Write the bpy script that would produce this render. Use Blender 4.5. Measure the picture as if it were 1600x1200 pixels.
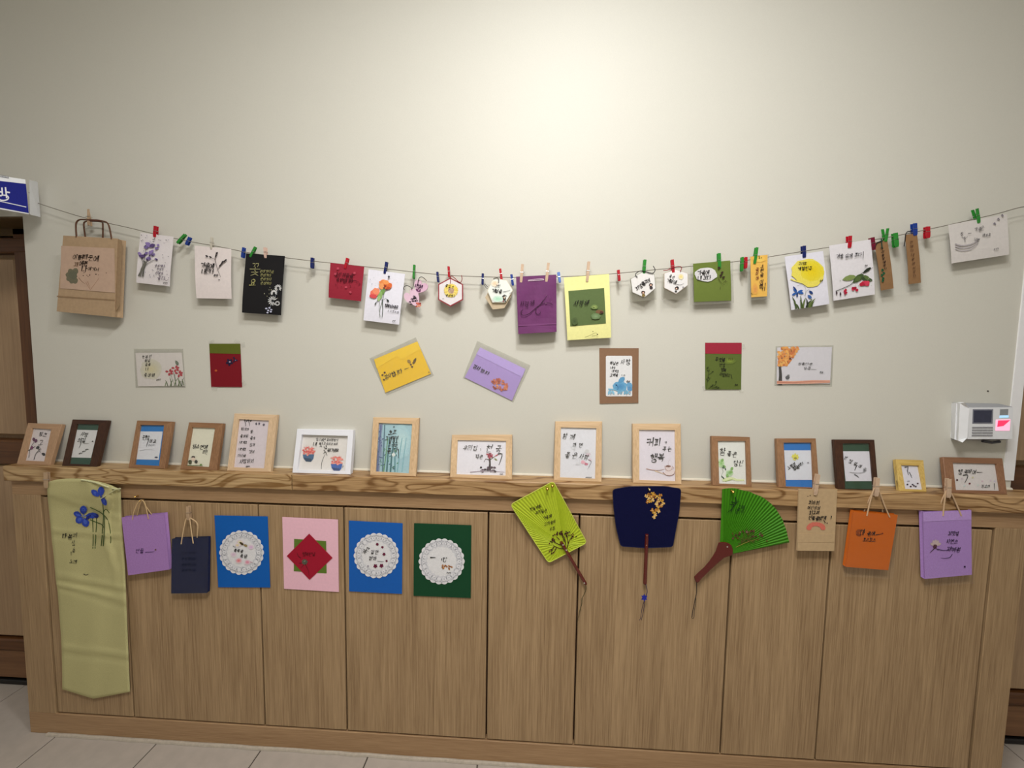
import bpy, math, random
from mathutils import Vector, Matrix
random.seed(7)
for o in list(bpy.data.objects): bpy.data.objects.remove(o)
sc = bpy.context.scene
COL = sc.collection
# ------------------------------------------------------------------ camera
FPX = 650.0
PITCH, YAW, ROLL = -0.0747, -0.0521, 0.0145
S = 4/3           # modelling units -> metres
CAM = Vector((1.4191, -1.0358, 1.0997))     # modelling units
fw = Vector((math.sin(YAW)*math.cos(PITCH), math.cos(YAW)*math.cos(PITCH), math.sin(PITCH)))
r0 = Vector((math.cos(YAW), -math.sin(YAW), 0)); u0 = r0.cross(fw)
RT = math.cos(ROLL)*r0 + math.sin(ROLL)*u0
UP = -math.sin(ROLL)*r0 + math.cos(ROLL)*u0
cd = bpy.data.cameras.new('camera'); cam = bpy.data.objects.new('camera', cd); COL.objects.link(cam)
cd.sensor_fit = 'HORIZONTAL'; cd.sensor_width = 36; cd.lens = 36*FPX/1600; cd.clip_start = 0.01
m = Matrix.Identity(4)
for i, v in enumerate((RT, UP, -fw)):
    for k in range(3): m[k][i] = v[k]
m.translation = CAM*S; cam.matrix_world = m
sc.camera = cam
# ------------------------------------------------------------------ light + exposure
sc.view_settings.view_transform = 'Standard'; sc.view_settings.look = 'None'
sc.view_settings.exposure = 0.06; sc.view_settings.gamma = 1.0; sc.view_settings.use_curve_mapping = False
world = bpy.data.worlds.new('world'); sc.world = world; world.use_nodes = True
world.node_tree.nodes['Background'].inputs[0].default_value = (1.0, 0.96, 0.90, 1)
world.node_tree.nodes['Background'].inputs[1].default_value = 0.36
LAMPS = [(1.54, -0.68, 17.5, 0.085), (-1.2, -1.0, 3.0, .085), (4.2, -1.0, 3.0, .085)]     # x, y, power, radius: the main downlight, then two side fill lamps added
FILL_PANEL = (1.38, -1.12, 0.6, 0.28, 44.0)    # x, y, length, width, power: unseen ceiling panel added as soft fill
CEIL = 2.25
AREA = []
for (lx, ly, pw, rad) in LAMPS:
    ld = bpy.data.lights.new('downlight_or_fill_lamp', 'AREA'); ld.shape = 'DISK'; ld.size = rad*2*S; ld.energy = pw
    ld.color = (0.975, 0.985, 1.0)
    lo = bpy.data.objects.new('downlight_or_fill_lamp', ld); COL.objects.link(lo); lo.location = (lx*S, ly*S, (CEIL-0.012)*S)
    AREA.append(lo)
ld = bpy.data.lights.new('fill_panel_lamp', 'AREA'); ld.shape = 'RECTANGLE'; ld.size = FILL_PANEL[2]*S; ld.size_y = FILL_PANEL[3]*S; ld.energy = FILL_PANEL[4]; ld.color = (1.0, .965, .92)
lo = bpy.data.objects.new('fill_panel_lamp', ld); COL.objects.link(lo); lo.location = (FILL_PANEL[0]*S, FILL_PANEL[1]*S, (CEIL-.012)*S)
W = 0.05          # y of the wall face; the cabinet front is y = 0
# ------------------------------------------------------------------ picture -> plane geometry
def ray(x, y): return fw + (x-800)/FPX*RT - (y-600)/FPX*UP
def P(x, y, Y):
    d = ray(x, y); return CAM + d*((Y-CAM.y)/d.y)
class Plane:
    def __init__(s, p, n): s.p = p; s.n = n.normalized();  s.n = s.n if s.n.y < 0 else -s.n
    def at(s, x, y, off=0.0):
        d = ray(x, y); q = s.p + s.n*off
        return CAM + d*((q-CAM).dot(s.n)/d.dot(s.n))
def yplane(Y): return Plane(Vector((0, Y, 0)), Vector((0, -1, 0)))
def quadplane(q, yt, yb):
    tl, tr = P(*q[0], yt), P(*q[1], yt); bl = P(*q[3], yb); br = P(*q[2], yb)
    n = (tr-bl).cross(tl-br)
    return Plane((tl+tr+bl+br)/4, n)
# ------------------------------------------------------------------ materials
def lin(c):
    out = []
    for v in c[:3]:
        v = v/255.0; out.append(v/12.92 if v <= .04045 else ((v+.055)/1.055)**2.4)
    return (*out, 1.0)
MATS = {}
def base_mat(name):
    mt = bpy.data.materials.new(name); mt.use_nodes = True
    nt = mt.node_tree; return mt, nt, nt.nodes, nt.links, nt.nodes['Principled BSDF']
def plain(name, c, rough=.6, var=.06, scale=60, bump=.0, spec=.4, metal=0, sheen=0):
    key = (name, tuple(c))
    if key in MATS: return MATS[key]
    mt, nt, N, L, b = base_mat(name)
    tc = N.new('ShaderNodeTexCoord'); nz = N.new('ShaderNodeTexNoise'); nz.inputs['Scale'].default_value = scale
    nz.inputs['Detail'].default_value = 4
    L.new(tc.outputs['Object'], nz.inputs['Vector'])
    rp = N.new('ShaderNodeValToRGB'); lc = lin(c)
    rp.color_ramp.elements[0].position = .3; rp.color_ramp.elements[1].position = .7
    rp.color_ramp.elements[0].color = tuple(v*(1-var) for v in lc[:3])+(1,)
    rp.color_ramp.elements[1].color = tuple(min(1, v*(1+var)) for v in lc[:3])+(1,)
    L.new(nz.outputs['Fac'], rp.inputs['Fac']); L.new(rp.outputs['Color'], b.inputs['Base Color'])
    b.inputs['Roughness'].default_value = rough; b.inputs['Metallic'].default_value = metal
    b.inputs['Specular IOR Level'].default_value = spec
    if bump:
        bp = N.new('ShaderNodeBump'); bp.inputs['Strength'].default_value = bump; bp.inputs['Distance'].default_value = .002
        L.new(nz.outputs['Fac'], bp.inputs['Height']); L.new(bp.outputs['Normal'], b.inputs['Normal'])
    MATS[key] = mt; return mt
def paper(c, rough=.75): return plain('paper', c, rough, .03, 120, .05, .25)
def wood(name, dark, light, axis='z', fine=160.0, streak=.35, rough=.5, stretch=14.0, cathedral=0.0, seed=0.0):
    key = (name, axis, tuple(dark), tuple(light), cathedral)
    if key in MATS: return MATS[key]
    mt, nt, N, L, b = base_mat(name+'_'+axis)
    tc = N.new('ShaderNodeTexCoord'); mp = N.new('ShaderNodeMapping')
    s = [fine, fine, fine]; s['xyz'.index(axis)] = fine/stretch/2
    mp.inputs['Scale'].default_value = s; mp.inputs['Location'].default_value = (seed, seed, seed)
    L.new(tc.outputs['Object'], mp.inputs['Vector'])
    n1 = N.new('ShaderNodeTexNoise'); n1.inputs['Scale'].default_value = 1.0; n1.inputs['Detail'].default_value = 5; n1.inputs['Roughness'].default_value = .65
    L.new(mp.outputs['Vector'], n1.inputs['Vector'])
    m2 = N.new('ShaderNodeMapping'); s2 = [18.0, 18.0, 18.0]; s2['xyz'.index(axis)] = 1.2
    m2.inputs['Scale'].default_value = s2; L.new(tc.outputs['Object'], m2.inputs['Vector'])
    n2 = N.new('ShaderNodeTexNoise'); n2.inputs['Scale'].default_value = 1.0; n2.inputs['Detail'].default_value = 3
    L.new(m2.outputs['Vector'], n2.inputs['Vector'])
    mx = N.new('ShaderNodeMath'); mx.operation = 'MULTIPLY_ADD'; mx.inputs[1].default_value = streak; 
    L.new(n2.outputs['Fac'], mx.inputs[0])
    sc1 = N.new('ShaderNodeMath'); sc1.operation = 'MULTIPLY'; sc1.inputs[1].default_value = 1-streak
    L.new(n1.outputs['Fac'], sc1.inputs[0]); L.new(sc1.outputs[0], mx.inputs[2])
    fac = mx.outputs[0]
    if cathedral:
        m3 = N.new('ShaderNodeMapping'); m3.inputs['Scale'].default_value = (3.0, 10, 11); L.new(tc.outputs['Object'], m3.inputs['Vector'])
        m3.inputs['Location'].default_value = (seed, 0, 3.3)
        n3 = N.new('ShaderNodeTexNoise'); n3.inputs['Scale'].default_value = 1.0; n3.inputs['Detail'].default_value = 1.0; n3.inputs['Distortion'].default_value = .9
        L.new(m3.outputs['Vector'], n3.inputs['Vector'])
        a = N.new('ShaderNodeMath'); a.operation = 'MULTIPLY'; a.inputs[1].default_value = 42; L.new(n3.outputs['Fac'], a.inputs[0])
        si = N.new('ShaderNodeMath'); si.operation = 'SINE'; L.new(a.outputs[0], si.inputs[0])
        pw = N.new('ShaderNodeMath'); pw.operation = 'MULTIPLY_ADD'; pw.inputs[1].default_value = .5; pw.inputs[2].default_value = .5; L.new(si.outputs[0], pw.inputs[0])
        p3 = N.new('ShaderNodeMath'); p3.operation = 'POWER'; p3.inputs[1].default_value = 4.5; L.new(pw.outputs[0], p3.inputs[0])
        p4 = N.new('ShaderNodeMath'); p4.operation = 'MULTIPLY'; p4.inputs[1].default_value = -cathedral; L.new(p3.outputs[0], p4.inputs[0])
        ad = N.new('ShaderNodeMath'); ad.operation = 'ADD'; L.new(fac, ad.inputs[0]); L.new(p4.outputs[0], ad.inputs[1]); fac = ad.outputs[0]
    rp = N.new('ShaderNodeValToRGB'); rp.color_ramp.elements[0].position = .32; rp.color_ramp.elements[1].position = .62
    rp.color_ramp.elements[0].color = lin(dark); rp.color_ramp.elements[1].color = lin(light)
    L.new(fac, rp.inputs['Fac']); L.new(rp.outputs['Color'], b.inputs['Base Color'])
    b.inputs['Roughness'].default_value = rough; b.inputs['Specular IOR Level'].default_value = .35
    bp = N.new('ShaderNodeBump'); bp.inputs['Strength'].default_value = .12; bp.inputs['Distance'].default_value = .001
    L.new(n1.outputs['Fac'], bp.inputs['Height']); L.new(bp.outputs['Normal'], b.inputs['Normal'])
    MATS[key] = mt; return mt
def ink_mat(rough=.7):
    key = ('ink', rough)
    if key in MATS: return MATS[key]
    mt, nt, N, L, b = base_mat('ink')
    a = N.new('ShaderNodeAttribute'); a.attribute_name = 'pigment'
    nz = N.new('ShaderNodeTexNoise'); nz.inputs['Scale'].default_value = 300; nz.inputs['Detail'].default_value = 3
    tc = N.new('ShaderNodeTexCoord'); L.new(tc.outputs['Object'], nz.inputs['Vector'])
    hs = N.new('ShaderNodeHueSaturation'); mr = N.new('ShaderNodeMapRange')
    mr.inputs['To Min'].default_value = .82; mr.inputs['To Max'].default_value = 1.15
    L.new(nz.outputs['Fac'], mr.inputs['Value']); L.new(mr.outputs[0], hs.inputs['Value'])
    L.new(a.outputs['Color'], hs.inputs['Color']); L.new(hs.outputs['Color'], b.inputs['Base Color'])
    b.inputs['Roughness'].default_value = rough; b.inputs['Specular IOR Level'].default_value = .25
    MATS[key] = mt; return mt
def film(name, milk=.10, gloss=.06, tint=(235, 235, 225)):
    if name in MATS: return MATS[name]
    mt = bpy.data.materials.new(name); mt.use_nodes = True; nt = mt.node_tree; N = nt.nodes; L = nt.links; N.clear()
    out = N.new('ShaderNodeOutputMaterial'); tr = N.new('ShaderNodeBsdfTransparent'); di = N.new('ShaderNodeBsdfDiffuse'); gl = N.new('ShaderNodeBsdfGlossy')
    tc = N.new('ShaderNodeTexCoord'); nz = N.new('ShaderNodeTexNoise'); nz.inputs['Scale'].default_value = 40
    L.new(tc.outputs['Object'], nz.inputs['Vector'])
    mr = N.new('ShaderNodeMapRange'); mr.inputs['To Min'].default_value = milk*.6; mr.inputs['To Max'].default_value = milk*1.4
    L.new(nz.outputs['Fac'], mr.inputs['Value'])
    di.inputs[0].default_value = lin(tint); gl.inputs['Roughness'].default_value = .12
    m1 = N.new('ShaderNodeMixShader'); m2 = N.new('ShaderNodeMixShader'); m2.inputs[0].default_value = gloss
    L.new(mr.outputs[0], m1.inputs[0]); L.new(tr.outputs[0], m1.inputs[1]); L.new(di.outputs[0], m1.inputs[2])
    L.new(m1.outputs[0], m2.inputs[1]); L.new(gl.outputs[0], m2.inputs[2]); L.new(m2.outputs[0], out.inputs[0])
    MATS[name] = mt; return mt
# ------------------------------------------------------------------ object helpers
ORG = {}
def thing(name, label, cat, loc, group=None):
    o = bpy.data.objects.new(name, None); COL.objects.link(o); o.empty_display_size = .02
    o.location = Vector(loc)*S; ORG[o.name] = Vector(loc); o['label'] = label; o['category'] = cat
    if group: o['group'] = group
    return o
def part(name, V, F, mats, parent=None, mi=None, label=None, cols=None, smooth=False):
    """mesh object given in world coordinates"""
    org = ORG[parent.name] if parent is not None else Vector((0, 0, 0))
    me = bpy.data.meshes.new(name); me.from_pydata([tuple((Vector(v)-org)*S) for v in V], [], F)
    if not isinstance(mats, (list, tuple)): mats = [mats]
    for a in mats: me.materials.append(a)
    if mi: me.polygons.foreach_set('material_index', mi)
    if cols:
        at = me.color_attributes.new('pigment', 'FLOAT_COLOR', 'POINT')
        flat = [c for q in cols for c in q]; at.data.foreach_set('color', flat)
    if smooth: me.polygons.foreach_set('use_smooth', [True]*len(me.polygons))
    me.update()
    o = bpy.data.objects.new(name, me); COL.objects.link(o)
    if parent is not None: o.parent = parent; ORG[o.name] = org
    else: ORG[o.name] = org
    if label: o['label'] = label
    return o
def struct(name, V, F, mats, **k):
    o = part(name, V, F, mats, **k); o['kind'] = 'structure'; return o
def boxVF(x0, x1, y0, y1, z0, z1, V=None, F=None):
    V = [] if V is None else V; F = [] if F is None else F; n = len(V)
    V += [(x0,y0,z0),(x1,y0,z0),(x1,y1,z0),(x0,y1,z0),(x0,y0,z1),(x1,y0,z1),(x1,y1,z1),(x0,y1,z1)]
    F += [tuple(n+i for i in f) for f in ((0,3,2,1),(4,5,6,7),(0,1,5,4),(1,2,6,5),(2,3,7,6),(3,0,4,7))]
    return V, F
def prismVF(front, back, V=None, F=None):
    V = [] if V is None else V; F = [] if F is None else F; n = len(V); k = len(front)
    V += list(front)+list(back)
    F.append(tuple(range(n, n+k))); F.append(tuple(range(n+2*k-1, n+k-1, -1)))
    for i in range(k): j = (i+1) % k; F.append((n+i, n+k+i, n+k+j, n+j))
    return V, F
def bevbox(x0, x1, y0, y1, z0, z1, b=.002):
    """box whose front (y0) edges are chamfered"""
    fr = [(x0+b,y0,z0+b),(x1-b,y0,z0+b),(x1-b,y0,z1-b),(x0+b,y0,z1-b)]
    md = [(x0,y0+b,z0),(x1,y0+b,z0),(x1,y0+b,z1),(x0,y0+b,z1)]
    bk = [(x0,y1,z0),(x1,y1,z0),(x1,y1,z1),(x0,y1,z1)]
    V = fr+md+bk; F = [(0,1,2,3),(11,10,9,8)]
    for a in (0, 4):
        for i in range(4): j = (i+1) % 4; F.append((a+i, a+4+i, a+4+j, a+j))
    return V, F
def smoothpath(pts, n=5, closed=False):
    pts = [Vector(p) for p in pts]; out = []; k = len(pts)
    rng = k if closed else k-1
    for i in range(rng):
        if closed: p0, p1, p2, p3 = (pts[(i+j) % k] for j in (-1, 0, 1, 2))
        else: p0, p1, p2, p3 = pts[max(i-1, 0)], pts[i], pts[i+1], pts[min(i+2, k-1)]
        for s in range(n):
            t = s/n
            out.append(.5*((2*p1)+(p2-p0)*t+(2*p0-5*p1+4*p2-p3)*t*t+(3*p1-p0-3*p2+p3)*t**3))
    if not closed: out.append(pts[-1])
    return out
def tubeVF(pts, r, n=6, V=None, F=None, r1=None):
    V = [] if V is None else V; F = [] if F is None else F; b = len(V); pts = [Vector(p) for p in pts]
    k = len(pts); up = Vector((0, -1, 0.01))
    for i, p in enumerate(pts):
        t = (pts[min(i+1, k-1)]-pts[max(i-1, 0)]).normalized()
        a = t.cross(up)
        if a.length < 1e-4: a = t.cross(Vector((1, 0, 0)))
        a.normalize(); c = a.cross(t)
        rr = r if r1 is None else r+(r1-r)*i/(k-1)
        for j in range(n):
            an = 2*math.pi*j/n; V.append(p+a*math.cos(an)*rr+c*math.sin(an)*rr)
    for i in range(k-1):
        for j in range(n): q = (j+1) % n; F.append((b+i*n+j, b+i*n+q, b+(i+1)*n+q, b+(i+1)*n+j))
    F.append(tuple(b+j for j in range(n-1, -1, -1))); F.append(tuple(b+(k-1)*n+j for j in range(n)))
    return V, F
# ------------------------------------------------------------------ brush: strokes, blobs and hangul on a plane
CH = 'ㄱㄲㄴㄷㄸㄹㅁㅂㅃㅅㅆㅇㅈㅉㅊㅋㅌㅍㅎ'
FI = [''] + 'ㄱ ㄲ ㄱㅅ ㄴ ㄴㅈ ㄴㅎ ㄷ ㄹ ㄹㄱ ㄹㅁ ㄹㅂ ㄹㅅ ㄹㅌ ㄹㅍ ㄹㅎ ㅁ ㅂ ㅂㅅ ㅅ ㅆ ㅇ ㅈ ㅊ ㅋ ㅌ ㅍ ㅎ'.split()
VO = 'ㅏㅐㅑㅒㅓㅔㅕㅖㅗㅘㅙㅚㅛㅜㅝㅞㅟㅠㅡㅢㅣ'
def circ(cx, cy, r, n=10): return [(cx+r*math.sin(2*math.pi*i/n), cy-r*math.cos(2*math.pi*i/n)) for i in range(n+1)]
JA = {
 'ㄱ': [[(0,.1),(.95,.05),(.85,.5),(.6,1)]], 'ㄴ': [[(.08,0),(.05,.9),(1,.8)]],
 'ㄷ': [[(0,.05),(.95,.02)], [(.05,.05),(.05,.92),(1,.85)]],
 'ㄹ': [[(0,.05),(.95,0),(.9,.45),(.05,.5),(.02,.98),(1,.92)]],
 'ㅁ': [[(.05,0),(.08,1)], [(.05,.05),(.95,0),(.9,.95),(.08,.95)]],
 'ㅂ': [[(.05,0),(.1,.98),(.92,.95)], [(.92,0),(.92,1)], [(.08,.5),(.9,.45)]],
 'ㅅ': [[(.55,0),(.4,.5),(0,1)], [(.45,.4),(1,.95)]],
 'ㅇ': [circ(.5,.5,.46)],
 'ㅈ': [[(.02,.08),(.95,.02),(.5,.55),(0,1)], [(.5,.5),(1,.98)]],
 'ㅊ': [[(.4,-.15),(.6,.02)], [(.02,.25),(.95,.2),(.5,.6),(0,1)], [(.5,.58),(1,.98)]],
 'ㅋ': [[(0,.1),(.95,.05),(.85,.5),(.6,1)], [(.05,.55),(.85,.45)]],
 'ㅌ': [[(0,.03),(.95,0)], [(.05,.03),(.05,.95),(1,.9)], [(.05,.5),(.9,.45)]],
 'ㅍ': [[(0,.05),(1,0)], [(.3,.05),(.35,.9)], [(.7,.05),(.65,.9)], [(0,.95),(1,.9)]],
 'ㅎ': [[(.35,-.12),(.65,-.06)], [(.02,.25),(.98,.2)], circ(.5,.67,.3)],
}
for a, b2 in (('ㄲ','ㄱ'),('ㄸ','ㄷ'),('ㅃ','ㅂ'),('ㅆ','ㅅ'),('ㅉ','ㅈ')):
    JA[a] = [[(x*.47+dx, y) for x, y in s] for dx in (0, .53) for s in JA[b2]]
VV = {'ㅣ': [[(.5,0),(.45,1)]], 'ㅏ': [[(.35,0),(.3,1)], [(.35,.48),(1,.42)]], 'ㅑ': [[(.35,0),(.3,1)], [(.35,.35),(1,.3)], [(.35,.62),(1,.58)]],
 'ㅓ': [[(.7,0),(.65,1)], [(0,.5),(.68,.45)]], 'ㅕ': [[(.7,0),(.65,1)], [(0,.35),(.68,.32)], [(0,.62),(.68,.6)]],
 'ㅐ': [[(.25,.05),(.22,.95)], [(.25,.5),(.8,.45)], [(.8,0),(.78,1)]], 'ㅔ': [[(0,.5),(.5,.45)], [(.5,.05),(.48,.95)], [(.95,0),(.93,1)]]}
VV['ㅒ'] = VV['ㅐ']; VV['ㅖ'] = VV['ㅔ']
HH = {'ㅡ': [[(0,.5),(1,.45)]], 'ㅗ': [[(.5,0),(.48,.6)], [(0,.65),(1,.58)]], 'ㅛ': [[(.32,0),(.32,.6)], [(.66,0),(.66,.6)], [(0,.65),(1,.58)]],
 'ㅜ': [[(0,.25),(1,.2)], [(.5,.22),(.46,1)]], 'ㅠ': [[(0,.25),(1,.2)], [(.34,.22),(.3,1)], [(.66,.22),(.66,1)]]}
CP = {'ㅘ': 'ㅗㅏ', 'ㅙ': 'ㅗㅐ', 'ㅚ': 'ㅗㅣ', 'ㅝ': 'ㅜㅓ', 'ㅞ': 'ㅜㅔ', 'ㅟ': 'ㅜㅣ', 'ㅢ': 'ㅡㅣ'}
def box(strokes, x0, y0, x1, y1): return [[(x0+(x1-x0)*x, y0+(y1-y0)*y) for x, y in s] for s in strokes]
def syllable(ch):
    if ch == '!': return [[(.3,0),(.25,.65)], [(.22,.85),(.28,.95)]]
    if ch == '.': return [[(.3,.85),(.4,.95)]]
    if ch == '~': return [[(0,.6),(.5,.5),(1.0,.5)]]
    if ch == '一': return [[(0,.5),(.95,.45)]]
    if ch == '心': return [[(.05,.5),(.12,.8)], [(.3,.3),(.4,.85),(.75,.9),(.85,.65)], [(.5,.35),(.58,.5)], [(.85,.3),(.95,.45)]]
    if ch in JA: return box(JA[ch], .1, .2, .9, .9)
    k = ord(ch)-0xAC00
    if k < 0 or k > 11171: return []
    c, v, f = CH[k//588], VO[(k % 588)//28], FI[k % 28]
    S = []; yb = .52 if f else .92
    if v in VV:
        S += box(JA[c], .02, .12, .52, yb); S += box(VV[v], .58, 0, .98, .6 if f else 1.0)
    elif v in HH:
        S += box(JA[c], .2, .05, .8, .34 if f else .5); S += box(HH[v], 0, .36 if f else .52, 1, .6 if f else 1)
    else:
        h, w2 = CP[v]
        S += box(JA[c], .08, .08, .55, .32 if f else .48); S += box(HH[h], 0, .34 if f else .52, .65, .58 if f else .95); S += box(VV[w2], .68, 0, 1, .6 if f else 1)
    if f:
        if len(f) == 1: S += box(JA[f], .18, .66, .88, 1.02)
        else: S += box(JA[f[0]], .08, .66, .46, 1.0); S += box(JA[f[1]], .54, .66, .96, 1.0)
    return S
K = (28, 25, 26)
class Ink:
    def __init__(s, plane, off=.0005): s.pl = plane; s.off = off; s.V = []; s.F = []; s.C = []; s.layer = 0; s.fn = None
    def _add(s, pts, col):
        c = lin(col); b = len(s.V)
        for (x, y) in pts:
            s.V.append(s.pl.at(x, y, s.off+s.layer)); s.C.append(c)
        return b
    def up(s): s.layer = (s.layer+.00002) if s.layer < .0006 else .0003
    def poly(s, pts, col):
        b = s._add(pts, col); s.F.append(tuple(range(b, b+len(pts)))); s.up()
    def fanpoly(s, c, pts, col):
        b = s._add([c]+list(pts), col); n = len(pts)
        for i in range(n): s.F.append((b, b+1+i, b+1+(i+1) % n))
        s.up()
    def blob(s, cx, cy, rx, ry=None, col=K, ang=0, jit=.12, n=14):
        ry = ry or rx; a = math.radians(ang); pts = []
        for i in range(n):
            t = 2*math.pi*i/n; q = 1+random.uniform(-jit, jit); x = rx*math.cos(t)*q; y = ry*math.sin(t)*q
            pts.append((cx+x*math.cos(a)-y*math.sin(a), cy+x*math.sin(a)+y*math.cos(a)))
        s.fanpoly((cx, cy), pts, col)
    def petal(s, x, y, l, w, ang, col):
        a = math.radians(ang); ca, sa = math.cos(a), math.sin(a)
        pts = [(0,0),(.25,.35),(.6,.5),(.88,.3),(1,0),(.88,-.3),(.6,-.5),(.25,-.35)]
        s.fanpoly((x+l*.5*ca, y+l*.5*sa), [(x+px*l*ca-py*w*sa, y+px*l*sa+py*w*ca) for px, py in pts], col)
    def stroke(s, pts, w, col=K, prof=(1.1, .9, .5), smooth=0):
        if smooth: pts = [(p.x, p.y) for p in smoothpath([(x, y, 0) for x, y in pts], smooth)]
        n = len(pts); L = []; R = []
        if n < 2: return
        for i, (x, y) in enumerate(pts):
            ax, ay = pts[max(i-1, 0)]; bx, by = pts[min(i+1, n-1)]
            dx, dy = bx-ax, by-ay; l = math.hypot(dx, dy) or 1
            t = i/(n-1); q = prof[0]+(prof[1]-prof[0])*t*2 if t < .5 else prof[1]+(prof[2]-prof[1])*(t-.5)*2
            hw = w*q/2; nx, ny = -dy/l*hw, dx/l*hw; ex = ey = 0
            if i == 0: ex, ey = -dx/l*hw*.5, -dy/l*hw*.5
            L.append((x+nx+ex, y+ny+ey)); R.append((x-nx+ex, y-ny+ey))
        b = s._add(L+R, col)
        for i in range(n-1): s.F.append((b+i, b+i+1, b+n+i+1, b+n+i))
        s.up()
    def text(s, tx, x, y, size, col=K, w=None, ang=0, sp=.98, slant=-.12, asp=.92, jit=.06, prof=(1.45, .85, .45), vert=False, grow=0):
        w = (w or size*.13)*.74; a = math.radians(ang); ca, sa = math.cos(a), math.sin(a); px = 0.0; py = 0.0; sz = size
        for ch in tx:
            if ch != ' ':
                jx, jy = random.uniform(-jit, jit), random.uniform(-jit, jit)*1.4; q = 1+random.uniform(-jit, jit)*1.6
                for st in syllable(ch):
                    pts = []
                    for (u, v) in st:
                        uu = (u*.88+jx)*asp*sz*q - slant*(-(v-.5))*sz*1.0 ; vv = (v+jy)*sz*q
                        uu += random.uniform(-.02, .02)*sz; vv += random.uniform(-.02, .02)*sz
                        uu += px; vv += py
                        pts.append((x+uu*ca-vv*sa, y+uu*sa+vv*ca))
                    s.stroke(pts, w, col, prof)
            if vert: py += sz*sp*(1.0 if ch != ' ' else .5)
            else: px += sz*sp*asp*(1.0 if ch != ' ' else .5)
            sz *= 1+grow
    def scribble(s, x, y, wd, h, col=K, w=.6, ang=0, n=None):
        """a row of tiny brush marks: writing too small to read in the photograph"""
        s.text('은이가나시수오리다소'[:n or max(2, int(wd/h))], x, y, h, col, w, ang)
    def specks(s, x0, y0, x1, y1, n, col, r=.7):
        for _ in range(n):
            s.blob(random.uniform(x0, x1), random.uniform(y0, y1), r*random.uniform(.5, 1.2), r*random.uniform(.5, 1.2), col, n=6)
    def build(s, name, parent, rough=.7):
        if not s.F: return None
        return part(name, s.V, s.F, ink_mat(rough), parent, cols=s.C)
# ------------------------------------------------------------------ flat items
def sheetVF(pl, poly, th, off=0.0, V=None, F=None, bow=0):
    fr = [pl.at(x, y, off) for x, y in poly]; bk = [p - pl.n*th for p in fr]
    return prismVF(fr, bk, V, F)
def grid_sheet(pl, q, th, mt, name, parent, nx=8, ny=8, fn=None, off=0, label=None):
    """sheet with a gentle shape of its own: fn(u, v) gives the lift off the plane"""
    V = []; F = []
    for side in (0, 1):
        for j in range(ny+1):
            for i in range(nx+1):
                u, v = i/nx, j/ny
                x = (q[0][0]*(1-u)+q[1][0]*u)*(1-v)+(q[3][0]*(1-u)+q[2][0]*u)*v
                y = (q[0][1]*(1-u)+q[1][1]*u)*(1-v)+(q[3][1]*(1-u)+q[2][1]*u)*v
                V.append(pl.at(x, y, off) + pl.n*((fn(u, v) if fn else 0) - side*th))
    w = nx+1; m0 = w*(ny+1)
    for j in range(ny):
        for i in range(nx):
            a = j*w+i; F.append((a, a+w, a+w+1, a+1)); F.append((m0+a, m0+a+1, m0+a+w+1, m0+a+w))
    rim = [i for i in range(w)]+[j*w+nx for j in range(1, ny+1)]+[ny*w+i for i in range(nx-1, -1, -1)]+[j*w for j in range(ny-1, 0, -1)]
    for i in range(len(rim)): a, b = rim[i], rim[(i+1) % len(rim)]; F.append((a, b, m0+b, m0+a))
    return part(name, V, F, mt, parent, smooth=False, label=label)
def org_of(pl, poly):
    xs = [p[0] for p in poly]; ys = [p[1] for p in poly]; return pl.at(sum(xs)/len(xs), max(ys))
def lerpq(q, u, v):
    return ((q[0][0]*(1-u)+q[1][0]*u)*(1-v)+(q[3][0]*(1-u)+q[2][0]*u)*v, (q[0][1]*(1-u)+q[1][1]*u)*(1-v)+(q[3][1]*(1-u)+q[2][1]*u)*v)
def inset(q, d):
    c = (sum(p[0] for p in q)/len(q), sum(p[1] for p in q)/len(q)); out = []
    for x, y in q:
        l = math.hypot(x-c[0], y-c[1]); out.append((x-(x-c[0])/l*d, y-(y-c[1])/l*d))
    return out
YR = W-.021       # rope plane
def card(name, label, q, col, yt=YR+.001, yb=YR+.001, th=.0008, group=None, cat='card', bow=0.0, partname='sheet'):
    pl = quadplane(q, yt, yb); t = thing(name, label, cat, org_of(pl, q), group)
    if bow: grid_sheet(pl, q, th, paper(col), partname, t, fn=lambda u, v: bow*math.sin(math.pi*v)*(v))
    else: part(partname, *sheetVF(pl, q, th), paper(col), t)
    return t, pl
def sleeve(pl, poly, parent, off=.0012, back=None):
    V, F = sheetVF(pl, poly, .0002, off); part('clear_sleeve', V, F, film('clear film', .028, .02), parent, label='clear plastic sleeve')
    bo = -.0018 if back is None else back
    V, F = sheetVF(pl, poly, .0001, bo); part('sleeve_back', V, F, film('clear film back', .10, .03, (170, 166, 144)), parent)

# ================================================================== STRUCTURE
M_wall = plain('painted wall', (206, 204, 194), .55, .02, 500, .10, .3)
XL, XR = 0.028, 2.617
DH = P(38, 338, W).z
V, F = boxVF(XL, XR, W, W+.15, 0, CEIL); struct('wall_back', V, F, M_wall)
V, F = boxVF(-2.2, -0.93, W, W+.15, 0, CEIL); struct('wall_back_left', V, F, M_wall)
V, F = boxVF(XR+.92, 4.6, W, W+.15, 0, CEIL); struct('wall_back_right', V, F, M_wall)
V, F = boxVF(-.93, XL, W, W+.15, DH, CEIL); struct('wall_over_left_door', V, F, M_wall)
V, F = boxVF(XR, XR+.92, W, W+.15, DH, CEIL); struct('wall_over_right_door', V, F, M_wall)
V, F = boxVF(-2.2, 4.6, -2.02, -1.9, 0, CEIL); struct('wall_front', V, F, M_wall)
V, F = boxVF(-2.2, 4.6, -2.02, W+.4, CEIL, CEIL+.08); struct('ceiling', V, F, plain('ceiling paint', (225, 224, 218), .8, .02, 80))
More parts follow.
